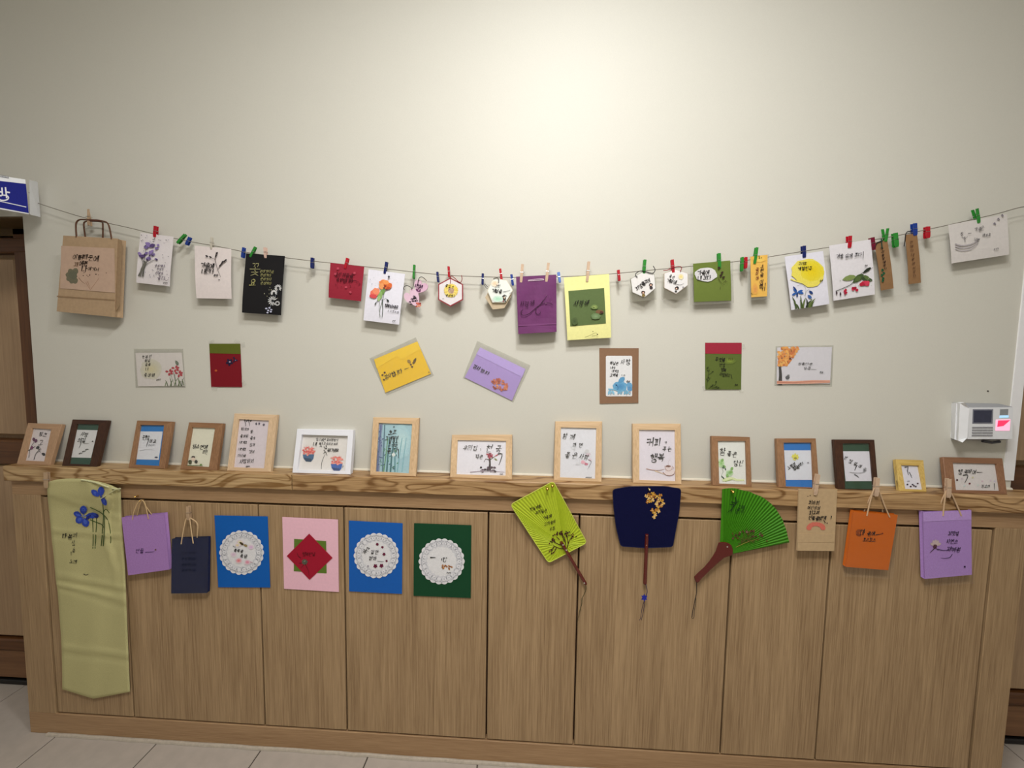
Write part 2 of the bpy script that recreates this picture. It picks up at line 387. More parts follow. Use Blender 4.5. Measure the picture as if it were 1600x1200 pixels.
M_grout = plain('grout', (74, 66, 58), .9, .1, 300)
V, F = boxVF(-2.2, 4.6, -2.02, W+.4, -.05, -.0025); fl = struct('floor', V, F, M_grout)
M_tile = plain('floor tile', (176, 167, 158), .38, .05, 25, .03, .5)
tm = None; TX0 = 0.0875
V, F = [], []
g = .0016; s = .3; b = .0015
bx = [(g,g),(s-g,g),(s-g,s-g),(g,s-g)]; tp = [(g+b,g+b),(s-g-b,g+b),(s-g-b,s-g-b),(g+b,s-g-b)]
V = [(x,y,-.012) for x,y in bx]+[(x,y,-b) for x,y in bx]+[(x,y,0) for x,y in tp]
F = [(8,9,10,11)]+[(a+i, a+(i+1)%4, a+4+(i+1)%4, a+4+i) for a in (0,4) for i in range(4)]
tmesh = bpy.data.meshes.new('tile'); tmesh.from_pydata([tuple(Vector(v)*S) for v in V], [], F); tmesh.materials.append(M_tile)
for i in range(-5, 12):
    for j in range(-4, 2):
        o = bpy.data.objects.new('tile', tmesh); COL.objects.link(o); o.parent = fl
        o.location = ((TX0+.3*i)*S, (-.14+.3*j)*S, 0)
# plastic corner guard at the right end of the wall
V, F = boxVF(XR-.021, XR+.003, W-.003, W+.02, .80, CEIL); struct('trim_1', V, F, plain('white corner guard', (236, 236, 238), .35, .01))
# silicone bead along ledge/wall and along cabinet/floor
pts = [Vector((x, W-.002, .7775)) for x in (XL, 1.0, 2.0, XR)]
V, F = tubeVF(pts, .0042, 8); struct('trim_2', V, F, plain('white sealant', (214, 206, 190), .5, .03))
pts = [Vector((.06+2.53*i/60, -.003+random.uniform(-.0015, .0015), .001)) for i in range(61)]
V, F = tubeVF(pts, .0055, 8); struct('trim_3', V, F, plain('grey sealant', (176, 166, 152), .7, .1, 80))
# ---- recessed doors
M_dk = wood('dark door wood', (70, 42, 20), (104, 66, 34), 'z', 120, rough=.4)
M_dkx = wood('dark door wood', (70, 42, 20), (104, 66, 34), 'x', 120, rough=.4)
M_md = wood('mid door wood', (148, 120, 92), (172, 144, 112), 'z', 140, rough=.45)
def Zat(px, py, Y): return P(px, py, Y).z
YD = .15
def make_door(name, x0, x1, mirror=False):
    V, F = boxVF(x0, x1, YD+.03, YD+.06, .01, DH+.05); d = struct(name, V, F, M_md)
    ORG[d.name] = Vector((0, 0, 0))
    zt, z2, zb = Zat(20, 395, YD), Zat(20, 688, YD), Zat(20, 726, YD)
    z3, z4 = Zat(20, 999, YD), Zat(20, 1016, YD)
    sw = .052 if mirror else x1-P(31, 540, YD).x
    for (a, b2) in ((x0, x0+(sw if mirror else .06)), (x1-sw, x1)):
        V, F = bevbox(a, b2, YD, YD+.03, zb-.02, DH+.04, .004); part('stile', V, F, M_dk, d)
    for (a, b2, mt) in ((zt, zt+.045, M_dkx), (zb, z2, M_dkx), (z4, z3, M_dkx)):
        V, F = bevbox(x0, x1, YD-.002, YD+.03, a, b2, .004); part('rail', V, F, mt, d)
    V, F = bevbox(x0+.07, x1-sw-.012, YD+.012, YD+.03, z2+.012, zt-.012, .006); part('panel', V, F, M_md, d)
    V, F = bevbox(x0+.002, x1-.002, YD+.006, YD+.03, z3+.004, zb-.004, .006); part('panel', V, F, M_md, d)
    V, F = bevbox(x0+.002, x1-.002, YD+.004, YD+.03, .022, z4-.003, .004); part('kick_panel', V, F, wood('kick panel wood', (104, 72, 48), (128, 92, 62), 'x', 120), d)
    V, F = bevbox(x0, x1, YD, YD+.03, zt+.05, zt+.16, .004); part('transom_panel', V, F, wood('transom wood', (78, 60, 30), (98, 76, 42), 'x', 120), d)
    V, F = bevbox(x0, x1, YD+.002, YD+.05, .001, .016, .002); part('threshold', V, F, plain('black threshold', (18, 15, 14), .5), d)
    V, F = boxVF(x0, x1, W+.002, YD+.002, DH-.004, DH); part('head_lining', V, F, wood('transom wood', (78, 60, 30), (98, 76, 42), 'x', 120), d)
    hx = x0+.07 if not mirror else x1-.07
    V, F = tubeVF([(hx, YD-.03, .98), (hx, YD-.04, 1.0), (hx, YD-.04, 1.1), (hx, YD-.03, 1.12)], .008, 8); h = part('handle', V, F, plain('steel', (170, 170, 172), .3, .02, metal=1), d)
    return d
make_door('door_1', -.93, XL-.0)
make_door('door_2', XR+.004, XR+.92, True)

# ================================================================== LEDGE + CABINET
M_led = wood('ash ledge wood', (132, 98, 58), (200, 170, 126), 'x', 150, streak=.3, rough=.42, cathedral=.22, seed=1.7)
M_dr = wood('oak laminate', (130, 104, 74), (176, 148, 112), 'z', 300, streak=.25, rough=.5, stretch=26)
M_rl = wood('oak rail', (140, 108, 76), (176, 144, 108), 'x', 300, streak=.35, rough=.5, stretch=18)
M_gap = plain('shadow gap board', (66, 40, 22), .8)
ZT, ZB = .7765, .7362; XC0, XC1 = .004, 2.612
cab = thing('wall_cabinet', 'long low oak cabinet with eight flush doors standing along the wall under the cards', 'cabinet', (1.3, 0, 0))
xm = P(455, 742, -.012).x
M_led2 = wood('ash ledge wood second board', (118, 84, 48), (190, 156, 112), 'x', 150, streak=.3, rough=.42, cathedral=.22, seed=8.4)
for a, b2, ml in ((XC0-.006, xm-.0008, M_led), (xm+.0008, XC1+.06, M_led2)):
    V, F = bevbox(a, b2, -.012, W, ZB, ZT, .0018); part('ledge_board', V, F, ml, cab)
ZDT, ZDB = .6925, .0651
VX = [.0882, .3168, .6959, .9277, 1.3092, 1.5422, 1.9222, 2.1613, 2.5358]
V, F = bevbox(XC0, XC1, 0, W, ZDT+.003, ZB, .001); part('top_rail', V, F, M_rl, cab)
V, F = bevbox(XC0, XC1, 0, W, 0.0, ZDB-.003, .001); part('bottom_rail', V, F, M_rl, cab)
V, F = bevbox(XC0, VX[0]-.003, 0, W, ZDB-.003, ZDT+.003, .001); part('end_stile', V, F, M_dr, cab)
V, F = bevbox(VX[8]+.003, XC1, 0, W, ZDB-.003, ZDT+.003, .001); part('end_stile', V, F, M_dr, cab)
V, F = boxVF(XC0+.01, XC1-.01, .02, W, .01, ZDT+.02); part('backing_board', V, F, M_gap, cab)
for i in range(8):
    gl = .0015 if i else .002
    V, F = bevbox(VX[i]+.0022, VX[i+1]-.0022, .0015, .019, ZDB+.001, ZDT-.0035, .0012)
    part('door', V, F, M_dr, cab)

# ================================================================== ROPE
rope_px = [(52,315),(88,327),(135,341),(200,355.5),(243,366),(300,378),(345,386),(390,395),(445,402.5),(490,408),(545,414),(603,420),(650,425.5),(700,430),(755,432.5),(815,433.5),(870,432.5),(920,430.5),(966,427),(1007,423),(1050,419),(1100,414),(1142,409.5),(1182,404.5),(1225,397.5),(1285,388),(1327,381.5),(1364,375),(1400,368.5),(1440,360.5),(1482,351.5),(1528,341),(1560,333.5),(1605,322)]
def rope_y(x): return YR
t = thing('hanging_rope', 'thin grey string stretched across the wall in a shallow sag, holding the clipped cards', 'string', P(815, 433.5, YR))
pts = smoothpath([P(x, y, YR) for x, y in rope_px]+[Vector((XR+.06, YR, P(1605,322,YR).z+.012))], 4)
M_rope = plain('grey twine', (122, 116, 104), .8, .1, 900)
V, F = tubeVF(pts, .0009, 6); part('cord', V, F, M_rope, t)
V, F = tubeVF([P(45,300,YR-.006), P(50,308,YR-.002), P(56,316,YR), P(50,318,YR-.002), P(46,320,YR-.004)], .0009, 6); part('knot_loop', V, F, M_rope, t)

# ================================================================== DOOR SIGN
sg = thing('door_sign', 'blue and white door sign sticking out at the left, string tied to it', 'sign', P(50, 335, .0))
A = P(43.5, 287, -.012); Bq = P(-80, 262, -.11)     # plan line of the face
n = Vector((-(Bq.y-A.y), (Bq.x-A.x), 0)).normalized()
spl = Plane(A, n)
face = [(-80, 262), (39.5, 280.5), (45.5, 334.5), (-80, 313)]
V, F = sheetVF(spl, face, .012); part('face_plate', V, F, plain('white plastic', (226, 228, 232), .4, .02), sg)
ik = Ink(spl, .0006)
ik.poly([(-80, 273.5), (40.5, 287.3), (45, 333), (-80, 309.5)], (16, 26, 128))
ik.build('blue_panel', sg)
ik = Ink(spl, .0012)
WH = (232, 234, 240)
for st in ([(8.5,293),(10.5,309.5)], [(9.5,300),(15.5,301)], [(-8,292.5),(-7,304.5),(2.5,306)], [(3,293.5),(4,306)], [(-7.5,298.5),(3,300)]):
    ik.stroke(st, 2.4, WH, (1,1,1))
ik.stroke([(x*8.2+5.2, y*4.2+309) for x, y in [(math.sin(k*math.pi/8), -math.cos(k*math.pi/8)) for k in range(17)]], 2.0, WH, (1,1,1))
ik.stroke([(-40,305.5),(41,323.5)], 1.2, WH, (1,1,1))
for k in range(7): ik.stroke([(k*2.2-1, 275.3+k*.36), (k*2.2+.2, 275.9+k*.36)], 1.5, (92, 96, 110), (1,1,1)); ik.stroke([(k*2.2-1.2, 273.3+k*.36), (k*2.2+.6, 273.5+k*.36)], .6, (92, 96, 110), (1,1,1))
ik.build('lettering', sg)
e = [P(45.5, 281, -.004), P(57, 283.5, .030), P(61.5, 338.5, .030), P(46.5, 334.8, -.004)]
V, F = prismVF(e, [v+Vector((-.004, .006, 0)) for v in e]); part('end_cap', V, F, plain('white plastic', (226, 228, 232), .4, .02), sg)
V, F = boxVF(-.12, XL-.006, -.002, W+.02, e[3].z+.035, e[3].z+.04); part('bracket', V, F, plain('white plastic', (226, 228, 232), .4, .02), sg)

# ================================================================== PEGS
PCOL = {'red': (176, 22, 40), 'green': (44, 132, 48), 'navy': (24, 36, 96), 'blue': (28, 58, 140), 'wood': (198, 170, 144), 'pink': (208, 176, 160),
        'pale': (196, 190, 176), 'light blue': (96, 128, 196), 'maroon': (110, 16, 44), 'tan': (182, 154, 124)}
def peg(a, b, colr, label, Y=YR, wpx=5.2, opened=0.0, group=None, cat='clothes peg'):
    A, B = P(a[0], a[1], Y), P(b[0], b[1], Y); L = (A-B).length; ax = (A-B).normalized()
    side = ax.cross(Vector((0, -1, 0))).normalized(); wd = wpx/650*(Y-CAM.y)*.41
    big = colr in ('wood', 'tan', 'pink', 'pale')
    t = thing('clothes_peg', label, cat, B, group)
    mt = plain(('wooden' if big else 'painted')+' peg', PCOL[colr], .65 if big else .22, .08, 120, 0, .5)
    for s in (-1, 1):
        dep = Vector((0, -1, 0))*s
        # profile along the leg: (distance from the jaw end, inner gap, thickness)
        prof = [(0, .0022, .0010), (.12, .0021, .0018), (.45, .0021, .0022), (.62, .0020, .0018), (1.0, .0024, .0013)]
        V = []; F = []
        for (q, gp, th) in prof:
            c = B+ax*(L*q) + side*(s*opened*wd*(1.5*q-.3))
            w2 = wd*(.82 if q in (0,) else 1.0)*(1-.45*opened)
            V += [c+dep*gp-side*w2, c+dep*gp+side*w2, c+dep*(gp+th)+side*w2, c+dep*(gp+th)-side*w2]
        for i in range(len(prof)-1):
            for j in range(4): k = (j+1) % 4; F.append((4*i+j, 4*i+k, 4*i+4+k, 4*i+4+j))
        F += [(0,3,2,1), tuple(4*(len(prof)-1)+j for j in range(4))]
        part('leg', V, F, mt, t)
    c = B+ax*(L*.55)
    V, F = tubeVF([c-side*(wd*1.12)+Vector((0,-.0047,0)), c+side*(wd*1.12)+Vector((0,-.0047,0)), c+side*(wd*1.18), c+side*(wd*1.12)+Vector((0,.0047,0)), c-side*(wd*1.12)+Vector((0,.0047,0)), c-side*(wd*1.18)], .0005, 5)
    part('spring', V, F, plain('peg spring', (190, 188, 184), .3, .02, metal=.9), t)
    return t
PG = 'small pegs on the string'
pegs = [
 ((138,327.5),(140.5,353),'tan','wooden peg standing open on the handle of the kraft bag on the string',6,.75),
 ((244,353.5),(243,371),'red','glossy red peg clipping the card with the lavender bouquet',5.5,0),
 ((290,366.5),(278,380.5),'green','tilted green peg between the lavender card and the plain white card, holding nothing',5,.15),
 ((297.5,371),(292,383),'blue','short blue peg just left of the white twig card, holding nothing',5,.1),
 ((331,371),(331.5,389.5),'pale','pale translucent peg on top of the white twig card',4,.2),
 ((381.5,387),(379.5,403),'blue','blue peg on the string touching the left corner of the black card',5,.1),
 ((399.5,386),(392,402),'green','tilted green peg near the left corner of the black card',4.6,.2),
 ((414.5,387),(416,403.5),'pink','pinkish wooden peg in the middle of the black card top',4.6,0),
 ((488.5,403),(488,419.5),'navy','navy peg hanging alone between the black card and the dark red card',5.2,0),
 ((543.5,403.5),(540,420),'red','red peg clipping the square dark red card',4.8,0),
 ((604.5,409.5),(601.5,428),'navy','navy peg clipping the poppy card',4.6,0),
 ((647.5,414),(646.5,436),'green','slim green peg above the two pink heart tags',3.6,0),
 ((683.5,425),(685,441),'navy','navy peg just left of the sunflower hexagon tag',3.8,0),
 ((701,416.5),(702,433.5),'red','red peg holding the sunflower hexagon tag',3.8,0),
 ((754.5,427.5),(754,445),'navy','navy peg just left of the pale green hexagon tag',4.0,0),
 ((781.5,420),(784,438),'red','red peg on the pale green hexagon tag',4.2,0),
 ((799,429),(801.5,446),'blue','blue peg between the pale green hexagon tag and the purple bag',4.4,0),
 ((816.5,413),(814,441.5),'wood','left one of the two wooden pegs on the purple bag',5,0),
 ((857,411),(853.5,440.5),'wood','right one of the two wooden pegs on the purple bag',5,0),
 ((872.5,425.5),(875,441.5),'light blue','light blue peg between the purple bag and the pale yellow card',4.8,.1),
 ((920,409),(917,440.5),'wood','wooden peg on top of the pale yellow card',5,0),
 ((966,422),(967.5,439),'red','red peg hanging alone right of the pale yellow card',4.6,0),
 ((1007.5,406),(1005.5,429),'green','green peg on the hexagon tag with slanting black writing',5,0),
 ((1050,406),(1051.5,427.5),'red','red peg on the hexagon tag with a small yellow sun',5,0),
 ((1123,396),(1123.5,420),'green','green peg clipping the square olive card',5.4,0),
 ((1159.5,402),(1158.5,424),'green','green peg beside a red one, left of the yellow bookmark',4,0),
 ((1165,402),(1164.5,419.5),'red','red peg touching a green one, left of the yellow bookmark',4.6,0),
 ((1182,387),(1178,412.5),'green','green peg on the top of the yellow bookmark',4.8,0),
 ((1255,384.5),(1255.5,403),'navy','navy peg on the card with the yellow sun',6,.1),
 ((1326.5,369),(1326,388),'red','red peg on the card with red berries',6.4,.2),
 ((1361.5,371.5),(1364,391),'maroon','shiny maroon peg at the right corner of the red berry card',6.6,.1),
 ((1383,357.5),(1383,378),'green','green peg spread open on the first brown bookmark',6.5,.7),
 ((1397.5,364.5),(1399.5,386.5),'green','closed green peg hanging between the two brown bookmarks',7.5,0),
 ((1427.5,349.5),(1428.5,368.5),'blue','blue peg on the second brown bookmark',7,.1),
 ((1448,354.5),(1448,372.5),'red','red peg right of the second brown bookmark, near the clear sleeve edge',7.2,0),
 ((1523,327),(1528,349),'green','green peg on the white landscape card at the right end of the string',6,.45),
]
for a, b2, c, lb, wp, op in pegs: peg(a, b2, c, lb, YR, wp, op, PG)

# ================================================================== CARDS ON THE STRING
YH = YR-.0020
GC = 'cards clipped to the string'
def bagbody(t, pl, q, depth, mt, gus=None, fold=None, slump=0):
    """closed paper bag: front sheet, side gussets creased inwards, back sheet"""
    d = Vector((0, depth, 0)); f = [pl.at(x, y) for x, y in q]; b = [p+d for p in f]
    V, F = prismVF(f, [p+Vector((0, .0008, 0)) for p in f]); part('front_panel', V, F, mt, t)
    V, F = prismVF([p+d for p in f], [p+d*1.0+Vector((0, .0008, 0)) for p in f]); part('back_panel', V, F, mt, t)
    for (i, j, sg_) in ((0, 3, 1), (1, 2, -1)):
        m0 = (f[i]+b[i])/2+Vector((.004*sg_, 0, 0)); m1 = (f[j]+b[j])/2+Vector((.004*sg_, 0, 0))
        e = Vector((0, .0004, 0))
        part('side_gusset', [f[i]+e, m0, b[i], f[j]+e, m1, b[j]], [(0,1,4,3), (1,2,5,4)], mt, t)
    part('bag_bottom', [f[3]+Vector((0,.0003,0)), f[2]+Vector((0,.0003,0)), b[2], b[3]], [(0,1,2,3)], mt, t)
def cord(t, pts, r, mt, name='handle', label=None, sm=4):
    V, F = tubeVF(smoothpath(pts, sm), r, 6); return part(name, V, F, mt, t, label=label)

# kraft bag
M_kraft = plain('kraft paper', (176, 150, 120), .8, .06, 90, .12, .2)
q = [(98.8,368),(183.6,372.8),(178.8,495.6),(88.5,486.5)]
pl = quadplane(q, YR-.018, YR-.014)
t = thing('paper_bag', 'brown kraft paper bag with dark paper handles hanging at the left end of the string', 'paper bag', org_of(pl, q), None)
bagbody(t, pl, q, .022, M_kraft)
g2 = [(183.6,372.8),(190.7,376),(186.5,478),(179.2,490)]
V, F = sheetVF(pl, g2, .0008, -.004); part('side_flap', V, F, plain('kraft paper', (154, 130, 102), .8, .06, 90, .12, .2), t)
lab = [(95.6,384),(178.5,388),(179.6,457.5),(94,450.5)]
V, F = sheetVF(pl, lab, .0006, .0012); lp = part('glued_label', V, F, plain('tissue paper', (192, 164, 144), .8, .04, 60, .25, .2), t, label='pinkish tan glued label')
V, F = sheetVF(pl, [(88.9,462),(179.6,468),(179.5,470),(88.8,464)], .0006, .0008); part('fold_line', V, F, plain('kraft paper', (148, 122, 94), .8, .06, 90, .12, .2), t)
M_hd = plain('dark twisted paper', (92, 62, 44), .8, .15, 300)
for (yy, pts) in ((YR-.0175, [(119.5,371),(118.6,352),(121,345.5),(126,343),(136,343.3),(150,344),(163,346),(168.5,349.5),(171.5,358),(174.5,374)]), (YR+.003, [(133.5,372),(131,352),(134,346),(146,345.5),(158,346.5),(160.6,350),(160.6,374)])):
    cord(t, [P(x, y, yy if 4 > 3 else yy) for x, y in pts], .0019, M_hd)
V, F = tubeVF([P(141,344.5,YR-.0175), P(150,344.4,YR-.0175), P(158,345.6,YR-.0175)], .003, 6); part('handle_grip', V, F, plain('dark twisted paper', (82, 46, 32), .8, .15, 300), t)
ik = Ink(pl, .0014); IB = (50, 36, 28)
ik.text('이뻐때문에', 114.5, 396.5, 9, IB, 1.5, 4); ik.text('꽤', 116, 409, 7.5, (110,84,62), 1.1, 3); ik.text('예쁜', 124, 407, 8, IB, 1.5, 3); ik.text('나', 128, 415, 10, IB, 2.0, 3); ik.text('에게서', 138, 417, 6.5, IB, 1.0, 5)
ik.specks(130, 425, 168, 432, 9, IB, .9)
ik.build('lettering', t)
ik = Ink(pl, .0013)
for a in (150, 190, 235, 110, 75, 290): ik.petal(115, 431, 13, 10, a, (112, 108, 88))
ik.blob(114, 430, 7, 6.5, (104, 104, 86), 20); ik.stroke([(123,434),(128,440),(133,443.5)], .8, (120,96,72), smooth=3)
ik.stroke([(137,440),(141.5,452.5),(155,434)], .7, (150,110,84)); ik.stroke([(134,441),(141,453),(147,445)], .5, (150,110,84))
ik.build('drawing', t)

# lavender card
LAV = (176, 166, 206)
t, pl = card('greeting_card', 'white card with a painted purple lavender bouquet, clipped by a red peg', [(219.5,363.3),(271,369.8),(265.2,447.5),(213,441.5)], (224, 218, 220), YH, YR+.001, group=GC, bow=.003)
ik = Ink(pl, .004)
G1 = (96, 96, 90)
for p in ([(219,432),(224,415),(226,400),(229,385)], [(222,432),(226,416),(233,402),(238,392)], [(216,431),(223,414),(220,402)], [(224,432),(227,415),(243,405)], [(219,430),(225,410),(215,396)]): ik.stroke(p, 1.0, G1, (1.3,.9,.5), 3)
ik.stroke([(227,409),(222,420),(218,431)], 4, (110,108,100), (.7,1,.6))
for (x, y, r) in ((232,382,5),(238,384,4),(228,386,3.6),(245,388,3.2),(247,383,2.4),(222,400,4.4),(218,396,3),(236,394,4.4),(232,404,4.2),(239,398,3),(228,396,3),(244,405,2.6)):
    ik.blob(x, y, r, r*.7, random.choice([(122,104,160),(144,124,182),(92,74,124)]), random.uniform(-40, 40), .25)
for (x, y) in ((230,406),(222,403),(238,399),(226,398),(245,406),(234,399)): ik.blob(x, y, 1.5, 1.1, (60,46,74))
for _ in range(34): x = random.uniform(222, 264); y = random.uniform(368, 436); ik.blob(x, y, .9, .5, random.choice([(70,56,88),(140,130,160),(90,90,100)]), random.uniform(0, 90), n=6)
for k in range(9): ik.blob(random.uniform(220,250), random.uniform(366,378), 1.2, .6, (86,84,90), 40, n=6)
ik.build('drawing', t)
ik = Ink(pl, .0042)
ik.scribble(242, 413, 20, 4.5, (74,60,84), .8, 4); ik.scribble(245, 418.5, 12, 4, (74,60,84), .7, 4); ik.scribble(243, 424, 14, 4.5, (74,60,84), .8, 6); ik.text('좋다', 247, 430, 7, (84,70,92), .8, 8); ik.stroke([(256,436),(260,438.5),(263,436)], .6, (84,70,92), smooth=3)
ik.scribble(255, 441, 8, 2.6, K, .6, 4); ik.build('lettering', t)

# white twig card
t, pl = card('greeting_card', 'plain white card with black brush writing and a thin black twig', [(304,383.6),(361,389),(362,467),(307,466)], (226, 216, 214), YH, YR+.001, group=GC, bow=.003)
ik = Ink(pl, .004)
ik.text('가을에', 314.5, 409.5, 8.5, K, 1.5, 5, sp=.85); ik.text('내린다', 315.5, 419, 8, K, 1.4, 5, sp=.85); ik.scribble(334, 428, 8, 4, K, 1.0, 5); ik.specks(341,435,344,438,2,K,.9)
ik.build('lettering', t)
ik = Ink(pl, .0042)
ik.stroke([(338,394),(336,404),(338,414),(341,424),(345,433)], .8, (70,60,60), smooth=3)
for (x, y, a) in ((337,402,-80),(337.5,398,-60),(331,403,210),(325.5,401,200),(344,414,-40),(348,410,-35),(346,412,-60),(342,417,-50),(350,408,-30)): ik.petal(x, y, 5, 2.6, a, (52,46,48))
ik.stroke([(340,421),(346,412),(352,406)], .6, (70,60,60)); ik.stroke([(337,406),(331,403),(326,400.5)], .6, (70,60,60))
ik.build('drawing', t)

# black card
t, pl = card('greeting_card', 'large black card with gold writing and small white daisies at its lower right', [(384.4,395.8),(445,400),(439,492.5),(378,488.4)], (24, 23, 25), YH, YR+.001, group=GC, bow=.003)
ik = Ink(pl, .004); GD = (150, 146, 96)
ik.text('꽃', 390, 410.5, 19, (156,152,108), 1.6, 2, prof=(1,1,.6)); ik.text('요', 391, 435, 13, (160,156,100), 1.7, 2)
for k in range(4): ik.scribble(406.5+k*.4, 421+k*6.2, 24-k, 4.8, GD, .9, 4)
ik.build('lettering', t)
ik = Ink(pl, .0042); WD = (214, 214, 214)
for (cx, cy, r, a0, a1) in ((426,470,7.5,60,330),(434.5,450,5.5,120,400),(428,458,5,150,380),(433.5,474,3.6,0,360)):
    for k in range(11):
        a = a0+(a1-a0)*k/10; ik.petal(cx+math.cos(math.radians(a))*1.6, cy+math.sin(math.radians(a))*1.6, r-1.2, 1.5, a, WD)
for (x, y) in ((416,482),(419,485),(421,481),(423,487),(418,488.5),(424,484)): ik.blob(x, y, 1.7, 1.3, (190,192,214))
ik.specks(412, 444, 440, 470, 9, (190,188,150), .7); ik.stroke([(428,466),(436,452)], .5, (120,130,140)); ik.stroke([(422,480),(427,470)], .5, (120,130,140))
ik.build('drawing', t)

# dark red square card
t, pl = card('greeting_card', 'square dark red card with black writing, between two navy pegs', [(516.3,410.5),(569,416.6),(564,470.8),(513.4,464.8)], (150, 38, 56), YH, YR+.001, group=GC, bow=.003)
ik = Ink(pl, .004); ik.text('당신의꿈을', 523, 425.5, 6.6, (72,12,26), 1.3, 4); ik.text('응원합니다', 526, 434, 5.8, (72,12,26), 1.2, 6); ik.stroke([(546,438),(556,438.5),(561,441)], .8, (72,12,26)); ik.build('lettering', t)
ik = Ink(pl, .0042)
for (x, y) in ((528,419.5),(554,426.5),(540.6,448.7),(547.5,456.5),(524,428)):
    for k in range(5): ik.petal(x, y, 2.2, 1.5, 72*k+10, (188,74,92))
ik.specks(520,440,562,452,10,(120,30,44),1.0); ik.build('drawing', t)

# poppy card
t, pl = card('greeting_card', 'white card with two painted orange poppies, clipped by a navy peg', [(576,420.7),(633,428),(623.5,507.3),(568,500.4)], (228, 227, 238), YH, YR+.001, group=GC, bow=.003)
ik = Ink(pl, .004)
ik.stroke([(600,457),(598,468),(594,482),(593,495)], 1.0, (120,130,120), smooth=3); ik.stroke([(597,468),(598,482),(597,496)], 1.2, (70,84,76), smooth=3); ik.stroke([(593,470),(592.5,485),(595,496)], .8, (150,155,150), smooth=3)
for (x, y, r, c) in ((598,455,4.2,(120,158,84)),(594,462,4.4,(140,176,106)),(600,450,3.6,(104,136,92)),(592,466,3.4,(160,190,130))): ik.blob(x, y, r*.8, r*1.3, c, 20, .2)
for (x, y, rx, ry, c, a) in ((600,443,8,5.6,(232,136,76),20),(606,447,6.5,5.6,(226,112,58),-10),(600,447,3.6,2.4,(196,84,48),0),(607,450,3,2,(190,80,50),20),(596,447,4.4,5,(236,160,100),0),(603,441,5,3.6,(240,156,90),10),(585,458,6.6,6.6,(236,118,96),0),(588,455,6,5,(240,146,110),20),(583,463,6,3.2,(214,80,84),10)): ik.blob(x, y, rx, ry, c, a, .14)
for (x, y) in ((600,450),(604,452),(602,447)): ik.blob(x, y, 1.8, 1.2, (120,60,50))
ik.stroke([(590,470),(587,474),(586,477)], .7, (80,90,84)); ik.petal(587.5,472,5,2,110,(70,74,74)); ik.stroke([(597,470),(603,466),(606,470)], .5, (60,64,64)); ik.petal(604,467,6,3,55,(48,54,56)); ik.blob(607.5,432.5,1.7,1.9,(70,72,80))
ik.specks(577,432,588,448,7,(150,156,170),.6); ik.specks(610,436,622,446,4,(170,170,184),.5)
ik.build('drawing', t)
ik = Ink(pl, .0042); ik.text('행복하세요', 601.5, 474, 5.4, K, 1.1, 10, sp=.85); ik.text('ㄴㅅㄹㅅㄹ', 606, 483.5, 4, K, .8, 8); ik.scribble(613, 500, 6, 3, K, .6, 4); ik.build('lettering', t)

# heart tags
def tag(label, poly, border, col, Y, cat='tag', bw=1.3, group='small tags on the string', thick=.003):
    pl = yplane(Y); t = thing('gift_tag', label, cat, org_of(pl, poly), group)
    V, F = sheetVF(pl, poly, thick); part('tag_edge' if border else 'tag_board', V, F, paper(border or col), t)
    if border:
        V, F = sheetVF(pl, inset(poly, bw), .0004, .0005); part('tag_face', V, F, paper(col), t)
    return t, pl
def heart(cx, cy, w, h, ang):
    a = math.radians(ang); out = []
    for i in range(22):
        s_ = 2*math.pi*i/22; x = 16*math.sin(s_)**3/17*w/2; y = -(13*math.cos(s_)-5*math.cos(2*s_)-2*math.cos(3*s_)-math.cos(4*s_))/16*h/2
        out.append((cx+x*math.cos(a)-y*math.sin(a), cy+x*math.sin(a)+y*math.cos(a)))
    return out
M_bs = plain('black string', (26, 24, 26), .8, .1, 400); M_rs = plain('red string', (140, 30, 40), .8, .1, 400)
t, pl = tag('upper pink heart tag with purple writing, tilted right below a slim green peg', heart(656.5,448.5,24,26,28), None, (216,178,200), YR-.001)
ik = Ink(pl, .0007); ik.text('사랑해', 648, 443.5, 5.6, (60,24,60), 1.1, 8, sp=.8); ik.text('해요', 650, 450.5, 5, (100,40,90), 1.1, 10, sp=.85); ik.build('lettering', t)
cord(t, [P(x, y, YR-.003) for x, y in ((653,444),(653.5,438),(656,433.5),(660,433),(664,436),(666.5,439))], .0008, M_bs, 'string_loop'); cord(t, [P(x, y, YR-.0028) for x, y in ((655,437.5),(658,435),(663,436),(666,440),(666,444))], .0007, plain('cream string', (216,206,190), .8), 'string_loop')
t, pl = tag('lower pink heart tag with black writing, hanging slanted in front of another heart', heart(645,466,24,37,-34), None, (222,190,208), YR-.006)
ik = Ink(pl, .0007)
for k in range(3): ik.scribble(648-k*3.4, 461+k*4.6, 6, 3.4, (30,20,44), .9, 60)
ik.text('꽃길', 649, 463, 5, K, 1.0, 62); ik.build('lettering', t)
ik = Ink(pl, .0009)
for _ in range(9): ik.blob(654+random.uniform(-3.5, 3), 476+random.uniform(-3, 4), 1.8, 1.4, random.choice([(196,104,90),(150,60,56),(214,150,120)]))
ik.build('drawing', t)
cord(t, [P(x, y, YR-.0085) for x, y in ((631.5,453),(630.5,450),(632.5,447.3),(637,446.6),(642,449),(644,452))], .0008, M_bs, 'string_loop'); cord(t, [P(x, y, YR-.004) for x, y in ((644,452),(646.5,444),(647,434))], .0006, M_bs, 'string_loop')

HEX = lambda pts: pts
